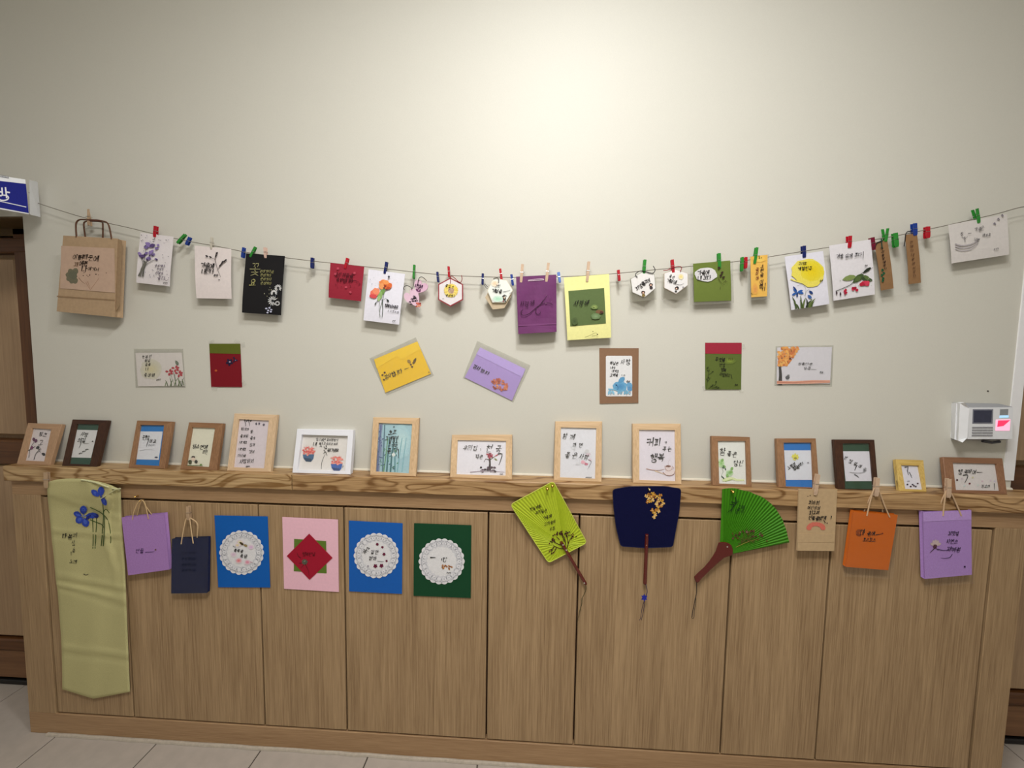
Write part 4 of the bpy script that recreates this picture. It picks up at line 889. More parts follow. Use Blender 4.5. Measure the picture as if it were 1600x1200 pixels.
# ================================================================== PICTURE FRAMES ON THE LEDGE
YB = .006
FC = {'light': ((190,160,126),(218,190,156)), 'pine': ((184,152,114),(216,186,148)), 'mid': ((122,88,60),(156,118,86)), 'walnut': ((44,26,18),(74,46,30)),
      'white': ((226,226,232),(232,232,238)), 'gold': ((176,140,64),(212,184,112)), 'brown': ((118,82,58),(146,106,78)), 'beech': ((158,124,94),(182,148,116))}
def pframe(label, out, inn, kind, paper_col, mat_col=None, win=None, th=.010, group='picture frames on the ledge', deep=.0045):
    a = P(*out[3], YB); b2 = P(*out[2], YB); z = ZT+.0002
    B = (a+b2)/2; B.z = z; hx = (b2-a).length/2
    # lean so that the top back edge rests on the wall
    TL, TR = P(*out[0], W-.012), P(*out[1], W-.012); hgt = ((TL.z+TR.z)/2-z); dy = W-.0125-YB
    up = Vector((0, dy, hgt)).normalized(); n = Vector((1, 0, 0)).cross(up); n = n if n.y < 0 else -n
    pl = Plane(Vector((0, YB, z)), n)
    t = thing('picture_frame', label, 'picture frame', B, group)
    V4 = [pl.at(*p) for p in out]; lo = min(v.z for v in V4[2:]); 
    V4[2] = V4[2]+up*(z-V4[2].z)/up.z; V4[3] = V4[3]+up*(z-V4[3].z)/up.z
    I4 = [pl.at(*p) for p in inn]
    mw = [wood(kind+' frame wood', FC[kind][0], FC[kind][1], ax, 240, rough=.45) for ax in 'xz'] if kind != 'white' else [plain('white lacquer', (228,229,236), .35, .01)]*2
    nm = ['moulding_top', 'moulding_side', 'moulding_bottom', 'moulding_side']
    for i in range(4):
        j = (i+1) % 4; o1, o2, i1, i2 = V4[i], V4[j], I4[i], I4[j]
        bk = -n*th; iw = -n*(deep+.001); ch = .0012
        c1 = (I4[0]+I4[2])/2
        O1, O2 = o1+(c1-o1).normalized()*ch, o2+(c1-o2).normalized()*ch
        V = [o1-n*ch, o2-n*ch, O1, O2, i1, i2, i1+iw, i2+iw, o1+bk, o2+bk, i1+bk, i2+bk]
        F = [(0,1,3,2),(2,3,5,4),(4,5,7,6),(8,9,1,0),(10,11,9,8),(6,7,11,10),(0,2,4,6,10,8),(1,9,11,7,5,3)]
        part('moulding', V, F, mw[0 if i in (0, 2) else 1], t)
    pin = Plane(pl.p-n*deep, n); c = (I4[0]+I4[1]+I4[2]+I4[3])/4
    q4 = [v-n*deep+(v-c)*.03 for v in I4]
    V, F = prismVF(q4, [v-n*.0008 for v in q4]); part('mat_board' if mat_col else 'art_paper', V, F, paper(mat_col or paper_col), t)
    if mat_col:
        V, F = sheetVF(pin, win, .0005, .0006); part('art_paper', V, F, paper(paper_col), t)
    V, F = prismVF([v-n*.0017+(v-c)*.02 for v in I4], [v-n*.0022+(v-c)*.02 for v in I4]); part('glass_pane', V, F, film('picture glass', .012, .035), t)
    V, F = prismVF([v-n*(deep+.0012)+(v-c)*.03 for v in I4], [v-n*(th-.0005)+(v-c)*.03 for v in I4]); part('back_board', V, F, plain('hardboard', (96,66,44), .8), t)
    return t, pin
def arty(pin): return Ink(pin, .0009)
PW = (226,224,224)
# F1
t, pn = pframe('pale brown frame at the left end of the ledge with purple plum buds', [(43.5,661),(96.5,662.8),(78,725.5),(26,724.5)], [(50,669),(80,671),(69,721),(37.5,719.5)], 'beech', (214,204,204))
ik = arty(pn); ik.stroke([(45,715),(46,706),(49,697),(54,690)], .8, K, smooth=3); ik.stroke([(53,718),(56,709),(61,703),(63,700)], .9, K, smooth=3); ik.stroke([(41,705),(46,703),(53,699),(55,697)], 1.2, K)
for (x, y, a, c) in ((55,692,-70,(92,36,80)),(49,703,-80,(110,40,90)),(42,709,200,(60,40,60)),(53,690,-95,(84,30,70)),(56,701,-30,K),(65,708,30,K)): ik.petal(x, y, 6.5, 4.6, a, c)
ik.build('drawing', t); ik = Ink(pn, .0013); ik.text('핑크', 62, 675, 7, K, 1.0, 8, slant=-.3); ik.text('고', 60, 688, 10, K, 1.0, 0, slant=-.3); ik.text('ㅈ', 58, 700, 9, K, .9, 0, slant=-.3); ik.build('lettering', t)
# F2
t, pn = pframe('dark walnut frame with dark green mat, second from the left end of the ledge', [(113,655.3),(168.3,656.8),(150.8,728.5),(96.8,726.5)], [(120,662.5),(154.5,663),(140.5,726),(107,724.7)], 'walnut', (216,216,216), (42,76,62), [(117.5,671.5),(152.5,672.2),(142,715.5),(106.8,714.5)])
ik = Ink(pn, .0015); ik.text('사랑', 127, 675, 7, K, 1.0, 8, slant=-.3, sp=.9); ik.text('의길', 122, 684, 7, K, 1.2, 2, slant=-.2); ik.stroke([(127,688),(126,694),(123.5,700)], .8, K); ik.stroke([(130,692),(135,693),(139,692.5)], .7, K); ik.blob(144.5,689.5,1.2,1,K)
for (x, y) in ((136,702.5),(131,705.5),(126,708.5)): ik.stroke([(x-2.5,y+.5),(x,y-.6),(x+2.5,y)], 1.3, (70,70,72))
ik.build('lettering', t)
# F3
t, pn = pframe('mid brown frame with blue mat and grey brush writing, third from the left end', [(213.9,657),(269,658.7),(257,731.3),(200.6,730)], [(219,664),(256.4,664.4),(248.5,728),(210,726)], 'mid', (218,220,226), (24,116,188), [(218,674),(254,674.3),(247.8,718.6),(211.6,717.6)])
ik = Ink(pn, .0015); ik.text('괜찮', 223, 680, 7.2, K, 1.1, 6, sp=.85); ik.text('아요', 234, 686, 6.4, K, 1.0, 5); ik.stroke([(232,688),(230,693),(228.5,698)], .9, K); ik.scribble(232,694,14,3,(150,152,158),.6,0); ik.stroke([(218,704),(230,702),(240,703)], .5, (180,182,188)); ik.blob(244,714.5,2.6,1,(60,70,100)); ik.build('lettering', t)
# F4
t, pn = pframe('mid brown frame with cream paper and two tiny plants, fourth from the left end', [(295,659.8),(348.4,661.5),(338,734.6),(281.5,732.6)], [(300,667.6),(336,669),(326.5,729.7),(290.7,727.7)], 'mid', (222,220,200))
ik = arty(pn); ik.text('하소연에', 301, 694, 7.2, K, 1.2, 4, sp=.88); ik.text('의!', 317, 703, 6.6, K, 1.1, 0, sp=.8); ik.build('lettering', t)
ik = Ink(pn, .0013); ik.blob(302,714,3,1.6,(60,50,50)); ik.blob(302,717.5,3.2,3,(226,206,186)); ik.blob(297,722,3,3.6,(64,68,40)); ik.blob(306.5,721.5,2.6,2.8,(56,54,50)); ik.stroke([(293,727),(301,727.6),(310,727),(317,728)], 1, (80,104,50)); ik.blob(314,726,2,1.2,(110,140,70)); ik.build('drawing', t)
# F5
t, pn = pframe('tall pale wood frame with six lines of brush writing and two ink flowers on top', [(366,646),(433,648),(422.7,737),(354.4,736)], [(373,655),(420,657),(412.6,732),(364,730)], 'light', (216,206,212))
ik = arty(pn)
for k, tx in enumerate(('힘내라 숲', '좋아하 꽃ㅎ', '내게로 상자', '네게로 것이', '다시해봐')):
    ik.text(tx[:3], 377-k*1.3, 668+k*10.4, 4.8, K, .8, 4, sp=.95); ik.text(tx[4:], 392-k*.9, 671+k*10.6, 5.2, K, .8, 6)
ik.text('사랑하지', 374, 718, 6.6, K, 1.0, -2, slant=-.25); ik.scribble(384,727.8,9,2.4,K,.7); ik.build('lettering', t)
ik = Ink(pn, .0013)
for x in (384, 390): ik.stroke([(x-1.5,658),(x,663),(x-.5,666)], .8, K); ik.petal(x-1,658,4,2.4,-100,K); ik.petal(x+.5,659,4,2,-50,K)
for x in (400,405,410,414): ik.petal(x, 664, 4, 3, random.uniform(180, 360), (90,84,100))
ik.build('drawing', t)
# F6 white shadow box
t, pn = pframe('white shadow-box frame with two painted bowls of coral flowers', [(464,670),(552,671.5),(547,742.6),(456,741)], [(471.5,679),(543.5,681),(539,736),(464,734)], 'white', (224,220,216), th=.016, deep=.009)
ik = Ink(pn, .0009)
for (cx, cy, c) in ((482,711,(70,104,140)),(526,726,(70,104,176))):
    ik.poly([(cx-9,cy-1),(cx-8,cy+5),(cx-4,cy+10),(cx+4,cy+10.5),(cx+7.5,cy+6),(cx+9,cy-1)], c); ik.poly([(cx-8,cy+4),(cx-4,cy+10),(cx+4,cy+10.5),(cx+5,cy+6)], tuple(int(v*.7) for v in c))
    for _ in range(46): a = random.uniform(0, 6.28); r = random.random()**.6; ik.blob(cx+9.5*r*math.cos(a), cy-6+6.5*r*math.sin(a), 1.7, 1.3, random.choice([(232,128,118),(214,96,92),(240,156,144),(236,140,128)]), n=7)
    for _ in range(12): a = random.uniform(3.3, 6.1); ik.stroke([(cx+6*math.cos(a), cy-6+5*math.sin(a)), (cx+12*math.cos(a), cy-5+10*math.sin(a))], .4, (226,120,116))
ik.stroke([(502,732.5),(502.5,724),(505,716),(508.5,709.5)], .7, (70,70,70), smooth=3); ik.build('drawing', t)
ik = Ink(pn, .0013); ik.text('당신에겐 꽃처럼향기', 494, 684.5, 4.2, (50,50,54), .7, 2, sp=.95); ik.text('네', 490, 690.5, 6.4, K, 1.1, 5); ik.text('뒷', 499, 691, 6.6, K, 1.1, 0); ik.text('모습이보여요', 506, 691, 4.2, (60,60,60), .7, 2); ik.text('낙', 505, 697, 6, K, 1.1, -20); ik.text('곱다해요', 512, 700.5, 5.6, K, 1.1, 2, sp=.85); ik.stroke([(506,703),(510,708),(511,712)], 1, K); ik.stroke([(508,706),(505,709)], 1, K); ik.specks(533,728,538,731,3,(60,20,40),.9); ik.build('lettering', t)
# F7
t, pn = pframe('pine frame holding a pale blue bamboo painting with black writing', [(583,652),(654.8,653),(649.7,743.5),(577.7,743)], [(591.8,661),(644,662.5),(638.8,739.7),(587,736.7)], 'pine', (160,196,206))
ik = arty(pn)
wash(ik, 628, 690, 14, 26, (168,204,212), (190,218,220), 4); ik.poly([(592.5,662),(598,662),(593,737),(588,737)], (132,142,172)); wash(ik, 594, 700, 4, 30, (146,172,190), (120,128,164), 3)
for (x0, c, w_) in ((592,(96,110,150),3),(600,(92,124,140),2.4),(607,(70,120,126),2.6),(613,(64,116,120),2.6),(604,(104,156,120),2),(618,(96,150,158),2),(625,(130,180,190),2),(632,(140,186,196),2)):
    ik.stroke([(x0-3+random.uniform(-2, 2),737),(x0-1,712),(x0+2+random.uniform(-1, 2),684 if x0 > 600 else 664)], w_, c, (1,.9,.7))
for _ in range(26): x = random.uniform(590, 620); y = random.uniform(700, 735); ik.petal(x, y, 4, 1.4, random.uniform(0, 360), random.choice([(60,106,110),(90,150,110),(60,90,120)]))
for _ in range(14): x = random.uniform(590, 598); y = random.uniform(664, 700); ik.petal(x, y, 4, 1.6, random.uniform(0, 360), (84,96,140))
ik.blob(615,710.5,2.8,3,(220,228,224)); ik.build('drawing', t)
ik = Ink(pn, .0015); ik.blob(615.5,667,1,1.2,K); ik.text('흐르', 607, 672, 7.8, K, 1.4, 2, sp=.95); ik.text('고계절이', 602, 681.5, 6, K, 1.1, -1, sp=1.0); ik.text('깊어도', 608, 687.5, 5, K, .9, 0, sp=1.1); ik.text('그대와', 607, 693, 5, K, .9, 0, sp=1.1); ik.text('곧다', 605, 700, 8, K, 1.3, -2, sp=1.4); ik.stroke([(622.5,702),(622.5,716)], 1.3, K); ik.build('lettering', t)
# F8
t, pn = pframe('wide pine frame with black writing above a painted tree with red crown', [(706,679.4),(800.4,679),(800,749.4),(702.7,747.6)], [(715,687.6),(790.6,689),(790,743),(713,741)], 'pine', (222,220,228))
ik = arty(pn); ik.stroke([(765,735),(765.5,724),(765,715)], 3.4, (48,34,36), (1.3,.8,.9)); ik.stroke([(765,719),(759,717),(756,722)], 1.2, (60,40,40)); ik.stroke([(766,718),(772,714),(775,712)], 1, (80,80,50))
for _ in range(26): a = random.uniform(0, 6.28); r = random.random(); ik.blob(765+6.5*r*math.cos(a), 712.5+4*r*math.sin(a), 1.6, 1.3, random.choice([(150,44,66),(176,70,90),(110,30,50)]), n=7)
for _ in range(30): ik.blob(762+random.uniform(-11, 12), 734+random.uniform(-4, 3), 1.9, 1.6, random.choice([(74,54,66),(96,74,90),(50,36,44)]), n=7)
ik.stroke([(735,737.5),(752,736),(775,736.5),(788,737.5)], 1.3, (176,164,176)); ik.petal(772,716,6,2.4,35,(130,140,70)); ik.petal(773,713,6,1.6,-30,(190,80,90)); ik.build('drawing', t)
ik = Ink(pn, .0013); ik.text('우리집', 724, 695.5, 8.6, K, 1.1, 1, sp=.98, slant=-.25); ik.specks(750.5,700,752,704,2,K,.8); ik.text('천', 759.5, 694, 12, K, 1.3, 0, slant=-.3); ik.text('국', 775, 695, 12, K, 1.3, 0, slant=-.3, asp=.8); ik.stroke([(778,709.5),(784.5,709),(783,717),(779.5,726.5)], 1.6, K, smooth=2); ik.text('작은', 743, 710, 7, K, 1.1, 4); ik.scribble(781,740,6,2,K,.5); ik.build('lettering', t)
# F9
t, pn = pframe('tall pine frame with four separate black words over faint grey and pink flowers', [(867.6,658.4),(941,658.4),(940,751),(865,750)], [(876.4,667.7),(932,669),(930,748),(875,746)], 'pine', (218,219,226))
ik = arty(pn)
for (x, y, r, c) in ((919,710,3.4,(206,190,200)),(911,722,3.4,(226,172,186)),(916,725,2.6,(196,120,140)),(917,705,4,(206,206,210)),(922,718,2.6,(220,200,210)),(903,724,3,(214,214,220)),(896,700,4,(210,212,218))): ik.blob(x, y, r, r*.8, c, 0, .25)
for (x, y) in ((905,722),(900,715),(920,728),(897,705)): ik.stroke([(x,y-6),(x+1,y),(x+2,y+6)], .5, (196,196,202))
ik.build('drawing', t); ik = Ink(pn, .0013); ik.text('함께', 880, 677, 9, K, 1.2, 2, sp=1.25, slant=-.3); ik.text('라면', 896, 692, 7, K, 1.2, 4, sp=1.4); ik.text('좋은', 884, 706, 9.6, K, 1.2, 6, sp=1.2, slant=-.25); ik.text('사람', 906, 709, 8, K, 1.1, 8, sp=1.05, slant=-.3); ik.stroke([(919,718),(924,721),(921,728),(918.5,733)], .6, (110,100,110), smooth=2); ik.scribble(915,745,11,2.2,K,.6); ik.build('lettering', t)
# F10
t, pn = pframe('tall pine frame with large black writing over a painted coffee cup', [(988.5,661.8),(1063.8,662),(1065,756.7),(989,755.5)], [(998.7,671.5),(1054.8,672),(1055.7,752),(999,750)], 'pine', (222,216,226))
ik = arty(pn); C1 = (176,140,130)
ik.blob(1046,738,8.4,4.6,(226,212,212)); ik.stroke([(1036,738),(1040,742),(1047,743.5),(1053,741),(1054.5,736)], 1, (140,96,84), smooth=3); ik.blob(1045,731,5.6,4.4,(222,206,206)); ik.blob(1044,728.5,4,1.6,(120,80,70)); ik.stroke([(1039,728),(1040,733),(1044,736),(1049,734),(1051,728)], .8, C1, smooth=3); ik.stroke([(1051,729),(1053,731),(1050,734)], .7, C1); ik.stroke([(1010,732.5),(1020,734.5),(1030,735),(1038,733)], 1.2, C1, smooth=3); ik.stroke([(1024,736),(1032,738.5),(1038,741)], 1.6, (220,196,170)); ik.stroke([(1045,727),(1044,722),(1047,718)], .5, (190,170,180), smooth=3); ik.build('drawing', t)
ik = Ink(pn, .0013); ik.text('커피', 1010.5, 684, 13.2, K, 1.9, 0, sp=1.02, slant=-.1); ik.text('가', 1038.5, 690, 4.6, K, .8); ik.text('주는', 1036, 698, 7.4, K, 1.3, 2, sp=1.1); ik.text('행복', 1017, 708, 12.4, K, 1.8, -1, sp=.98); ik.build('lettering', t)
# F11
t, pn = pframe('mid brown frame with black writing and green clover, right of the coffee cup picture', [(1111.8,681),(1172,682.8),(1174.8,759),(1113.8,758)], [(1121.7,689),(1165,689),(1167,757),(1123.8,755.5)], 'mid', (222,224,218))
ik = arty(pn); wash(ik, 1127, 724, 5.4, 7, (200,222,184), (150,196,120), 4); wash(ik, 1140, 739, 6, 5, (190,216,176), (128,176,110), 4); ik.stroke([(1130,750),(1142,747),(1152,750),(1163,750)], 4, (216,226,176)); ik.stroke([(1133,752),(1145,749)], 1.2, (170,196,110))
for (x, y, a) in ((1127,722,-60),(1124,723,200),(1129,727,40),(1139,738,-10),(1137,740,100),(1142,735,-60)): ik.petal(x, y, 6, 4.6, a, (130,176,96))
for (x, y) in ((1130,727),(1128,730),(1133,731),(1127,743),(1130,745)): ik.petal(x, y, 4.4, 2, random.uniform(0, 90), (50,80,60))
ik.stroke([(1128,728),(1130,737),(1127,744)], .5, (96,120,80)); ik.build('drawing', t)
ik = Ink(pn, .0013); ik.text('참', 1125, 700, 11, K, 1.5, 6, slant=-.1); ik.text('좋은', 1137, 705, 8, K, 1.2, 4, sp=1.1); ik.text('당신', 1147, 719, 8.6, K, 1.3, 4, sp=1.0); ik.build('lettering', t)
# F12
t, pn = pframe('mid brown frame with blue mat and a small yellow star, touched by a wooden peg', [(1213.4,685),(1275,685),(1280.6,763),(1217,761)], [(1224.4,691.5),(1268,691.5),(1271,761.7),(1228,760)], 'mid', (214,217,226), (30,112,190), [(1225.2,703.6),(1267.4,703.6),(1270.6,749.8),(1228.4,749.8)])
ik = Ink(pn, .0015)
for a in range(0, 360, 45): ik.petal(1242.5, 714, 6, 3, a+random.uniform(-10, 10), (220,214,90))
ik.blob(1243,716,2.4,1.6,(150,140,60)); ik.build('drawing', t); ik = Ink(pn, .0018); ik.text('노력이', 1230, 729, 5.6, K, 1.1, -30, sp=.85); ik.text('행복', 1237.5, 730, 6.6, K, 1.4, -20, sp=.9); ik.text('이다', 1247, 725, 5, K, 1.0, -22, sp=.85); ik.blob(1262.5,723,1.2,1,(110,110,120)); ik.build('lettering', t)
# F13
t, pn = pframe('dark walnut frame with dark green mat, on the right part of the ledge', [(1303.5,686.6),(1366.5,687),(1373,765),(1309.7,764)], [(1316.7,692.8),(1359,692.8),(1365,764.7),(1320.6,763.7)], 'walnut', (216,215,224), (28,66,44), [(1317,705.2),(1359.3,705.2),(1363.6,751.8),(1321.4,751.8)])
ik = Ink(pn, .0015)
for k, ch in enumerate('인정살이들'): ik.text(ch, 1320.5+k*7.6, 712.5+k*4.4, 6, K if k < 4 else (120,120,124), 1.1, 24)
ik.stroke([(1339,727),(1337,731),(1335.5,735)], 1.4, K); ik.stroke([(1328,738),(1340,739),(1350,738),(1354,734)], .9, (160,160,166), smooth=3); ik.stroke([(1335.5,741.5),(1339,743.5),(1342,746)], 1.3, (60,60,64), smooth=2); ik.build('lettering', t)
# F14
t, pn = pframe('small gold frame with a tiny white card, between two larger frames', [(1400,717.5),(1443,719),(1448,768),(1405.8,767.5)], [(1408,726.7),(1435.8,727.5),(1443,765),(1414.5,764)], 'gold', (216,214,224))
ik = arty(pn); ik.stroke([(1414,730),(1419,729.5),(1418,736),(1419.5,742)], 1.6, K); ik.stroke([(1421,738),(1423.5,743),(1425,747)], 1, K); ik.scribble(1418,751,5,2,(90,90,100),.5)
for (x, y) in ((1418,757),(1423,760),(1428,759),(1434,755.5),(1426,757),(1431,760)): ik.blob(x, y, 1.5, 1.2, random.choice([(60,20,40),(40,30,50)]))
ik.build('lettering', t)
V, F = prismVF([P(1400.5,750,.020), P(1403,767,.012), P(1406.5,767.5,.012), P(1406,760,.02)], [P(1400.5,750,.024), P(1403,767,.016), P(1406.5,767.5,.016), P(1406,760,.024)]); part('easel_leg', V, F, plain('black card', (22,20,22), .6), t, label='black easel leg')
# F15
t, pn = pframe('wide reddish brown frame at the right end of the ledge, below the wall terminal', [(1473.8,714),(1566.7,716),(1574,771.7),(1480,770.8)], [(1488.7,723),(1557,724.7),(1563.7,767),(1493.7,765.5)], 'brown', (208,202,200))
ik = arty(pn)
for (x, y, c) in ((1495.5,750,(76,22,34)),(1515,755.5,(104,40,48)),(1503,748,(196,184,190)),(1520,746,(204,198,160)),(1535,752,(206,180,190)),(1548,751,(206,186,200)),(1507,759,(190,206,204)),(1528,758,(194,206,200)),(1542,760,(200,206,204)),(1554,752,(196,186,206))): ik.blob(x, y, 1.6, 1.5, c)
ik.build('drawing', t); ik = Ink(pn, .0013); ik.text('행', 1497, 733, 7.6, K, 1.2, 4); ik.text('복하여', 1507, 733, 7, K, 1.2, 2, sp=.95, slant=-.25); ik.stroke([(1526,738),(1535,738)], .9, K); ik.stroke([(1505,742.5),(1512,742),(1511,748),(1507.5,754)], 1.5, K, smooth=2); ik.text('김소라', 1534, 757, 5.2, K, .9, 4, sp=1.0); ik.stroke([(1553.5,755.5),(1553.5,765)], 1.1, K); ik.build('lettering', t)

# ================================================================== THINGS HUNG ON THE CABINET FRONT
YC = -.0015
def cpeg(a, b, colr, label, Y, w=6, op=0): return peg(a, b, colr, label, Y, w, op, 'wooden pegs along the ledge')
# green cloth banner
LFT = [(73.5,755),(74,775),(77,800),(79,820),(81,845),(84,870),(87,905),(90,925),(92,950),(95,990),(96.5,1020),(97,1050),(97.3,1080)]
RGT = [(188.8,767),(189.2,785),(190,810),(191.5,835),(193.5,860),(195.5,885),(196.5,915),(197.5,940),(199,975),(200.3,1010),(201.5,1040),(202.5,1065),(203.4,1084)]
t = thing('cloth_banner', 'long pale green cloth with painted blue flowers hanging down the left end of the cabinet', 'banner', P(146, 1093, -.008))
NX, NY = 22, 72; V = []; F = []
def ip(L_, v):
    k = v*(len(L_)-1); i = min(int(k), len(L_)-2); f = k-i; return (L_[i][0]*(1-f)+L_[i+1][0]*f, L_[i][1]*(1-f)+L_[i+1][1]*f)
def creases(u, v):
    z = .0075*max(0, min(1, (.14-v)/.08))+.0012*math.sin(u*7+1.3*math.sin(v*6))+.0008*math.sin(u*15+v*9)
    for vc, a, tl in ((.27,.0022,-.02),(.50,.0026,.03),(.56,.0024,.05),(.80,.0026,-.02),(.12,.0012,.1)):
        d = (v-vc-tl*(u-.5)); z += a*math.exp(-(d/.012)**2)-a*.7*math.exp(-((d-.022)/.014)**2)
    if v < .6:      # fold running down the right side
        fc = .86-.10*math.sin(min(v/.45, 1)*math.pi)+(.12 if v > .5 else 0)*(v-.5)*10; d = u-fc
        z += .008*math.exp(-(d/.04)**2)*(1-v/.6) - (.006*(1-v/.6) if d > .03 else 0)
    if v < .16: z += .005*math.exp(-((u-.55-(v)*1.2)/.10)**2)*(1-v/.16)+.004*math.exp(-((u-.98+v*2.0)/.08)**2)*(1-v/.16)
    return z
for side in (0, 1):
    for j in range(NY+1):
        v = j/NY; a, b2 = ip(LFT, v), ip(RGT, v)
        for i in range(NX+1):
            u = i/NX; x = a[0]*(1-u)+b2[0]*u; y = a[1]*(1-u)+b2[1]*u
            top = max(0, 1-v*14)*(-12.5*math.sin(math.pi*min(1, max(0, u)))**.6); bot = max(0, (v-.86)/.14)*( 13*(1-abs(u-.46)/(.46 if u < .46 else .54)) - 3 )
            V.append(P(x, y+top+bot, -.0075-creases(u, v)+side*.0007))
w_ = NX+1; m0 = w_*(NY+1)
for j in range(NY):
    for i in range(NX): a = j*w_+i; F.append((a, a+w_, a+w_+1, a+1)); F.append((m0+a, m0+a+1, m0+a+w_+1, m0+a+w_))
rim = [i for i in range(w_)]+[j*w_+NX for j in range(1, NY+1)]+[NY*w_+i for i in range(NX-1, -1, -1)]+[j*w_ for j in range(NY-1, 0, -1)]
for i in range(len(rim)): a, b2 = rim[i], rim[(i+1) % len(rim)]; F.append((a, b2, m0+b2, m0+a))
part('cloth', V, F, plain('green linen', (188,182,132), .9, .10, 700, .35, .1), t, smooth=True)
V, F = tubeVF(smoothpath([P(x, y, -.0195) for x, y in ((127,749.5),(150,754),(166,760),(180,764),(188,763.5))], 4), .0020, 6); part('rolled_hem', V, F, plain('green linen', (204,204,162), .9, .10, 700, .35, .1), t)
V, F = tubeVF(smoothpath([P(x, y, -.0200) for x, y in ((182,764),(174,769),(166,774),(158,779))], 4), .0013, 6); part('rolled_hem', V, F, plain('green linen', (204,204,162), .9, .10, 700, .35, .1), t)
class ClothPlane:
    def at(s_, x, y, off=0):
        v = min(.995, max(.005, (y-758)/(1084-758))); a, b2 = ip(LFT, v), ip(RGT, v); u = min(1, max(0, (x-a[0])/(b2[0]-a[0])))
        return P(x, y, -.0075-creases(u, v)-.0013-off)
CLP = ClothPlane()
ik = Ink(CLP, .0); BL, BD = (46,70,168), (28,40,120); ST = (58,84,36)
for p in ([(145,857),(145.5,840),(145,822),(144,805)], [(148.5,857),(149.5,840),(150.5,820),(151,806)], [(158,853),(160,830),(161.5,805),(160,785),(156.5,776)], [(161,853),(163,828),(163.5,805)], [(141,812),(150,816),(158,819),(162,824)], [(141,793),(152,798),(160,803),(168,812),(172,828),(173,845),(172,852)], [(162,804),(162,799),(166,796),(171,802)]): ik.stroke([(x, y) for x, y in p], 1.3, ST, (1,.9,.8), 4)
ik.build('flower_stems', t)
ik = Ink(CLP, .0006)
for (x, y, l, w2, a) in ((130,804,14,12,-88),(128,806,14,9,200),(129,808,13,12,140),(131,809,15,12,72),(133,806,20,9.5,-3),(157,776,16,11,-85),(155,776,16,9,-140),(158,775,17,8,62)): ik.petal(x, y, l, w2, a, BL); ik.petal(x+2*math.cos(math.radians(a)), y+2*math.sin(math.radians(a)), l*.6, w2*.5, a, (70,96,190))
ik.petal(143,804.5,12,5,142,BD); ik.blob(150.5,806.5,3.6,3.2,BD); ik.blob(131,806,2,2,(120,130,170)); ik.build('blue_flowers', t)
ik = Ink(CLP, .0); ik.text('다', 98, 834, 8, K, 1.6, 0, sp=.9); ik.text('봄', 107, 834, 8, K, 1.3, 4); ik.text('의', 114, 833, 8, (70,70,60), 1.1, 0)
for k, ch in enumerate('사랑꽃'): ik.text(ch, 112+k*.5, 844+k*7, 6, (80,80,60), .9)
ik.stroke([(111,862),(111,868)], .8, K); ik.text('노래', 109, 874, 6.6, (70,70,54), 1.0, 3); ik.stroke([(131,897),(134,898.5),(138,897)], 1.4, (90,86,70)); ik.build('lettering', t)
cpeg((73,738),(74,762),'tan','brown wooden peg pinching the left corner of the green cloth banner to the ledge', -.0165, 8)

def hang_bag(label, q, mt, cords, depth=.010, Y=-.016, cordmat=None, group='small paper bags hung on the cabinet', name='paper_bag', cr=.0011):
    pl = yplane(Y); t = thing(name, label, 'paper bag', org_of(pl, q), group)
    bagbody(t, pl, q, depth, mt)
    for c in cords: cord(t, [P(x, y, yy) for x, y, yy in c], cr, cordmat or plain('natural cord', (196,166,122), .8, .1, 500))
    return t, pl
M_gold = plain('brass pin', (206,168,84), .25, .03, metal=1)
def pin(label, x, y, Y, r=.0036, col=None, group='pins in the cabinet and ledge'):
    p = P(x, y, Y); t = thing('brass_pin', label, 'pin', p, group)
    prof = [(.0, .0), (.0022, .7), (.003, 1.0), (.0042, 1.0), (.005, .55), (.009, .45), (.0105, .9), (.012, .8)]
    V = []; F = []; n_ = 10
    for (d, rr) in prof:
        for k in range(n_): a = 2*math.pi*k/n_; V.append(p+Vector((math.cos(a)*rr*r, -.012+d, math.sin(a)*rr*r)))
    for i in range(len(prof)-1):
        for k in range(n_): k2 = (k+1) % n_; F.append((i*n_+k, i*n_+k2, (i+1)*n_+k2, (i+1)*n_+k))
    part('head', V, F, col or M_gold, t, smooth=True)
    V, F = tubeVF([p, p+Vector((0, .008, 0))], .0006, 5); part('needle', V, F, plain('steel', (170,170,172), .3, .02, metal=1), t); return t
# lilac bag left
t, pl = hang_bag('lilac paper bag beside the green banner, with one small line of writing', [(190,808.7),(256.4,802.6),(264.5,890),(200.3,899)], plain('lilac paper', (168,128,190), .7, .06, 200, .15, .2),
  [[(207,812,-.017),(209,800,-.017),(215,786,-.014),(221,781,-.012),(226,786,-.014),(229,797,-.017),(232,811,-.017)], [(214,808,-.007),(218,790,-.009),(222,782,-.011),(228,791,-.009),(237,804,-.007)]])
ik = Ink(pl, .0006); ik.text('선물', 212, 857, 7, (70,46,92), 1.1, 3, sp=1.1); ik.stroke([(227,863),(236,862.5),(241,862)], .9, (80,60,110), smooth=2); ik.blob(243,859,1.3,1.3,(110,80,60)); ik.build('lettering', t)
pin('upper brass pin above the lilac bag beside the banner', 216, 774.5, -.002, .0022); pin('brass pin holding the cords of the lilac bag beside the banner', 224, 781, -.002, .0022)
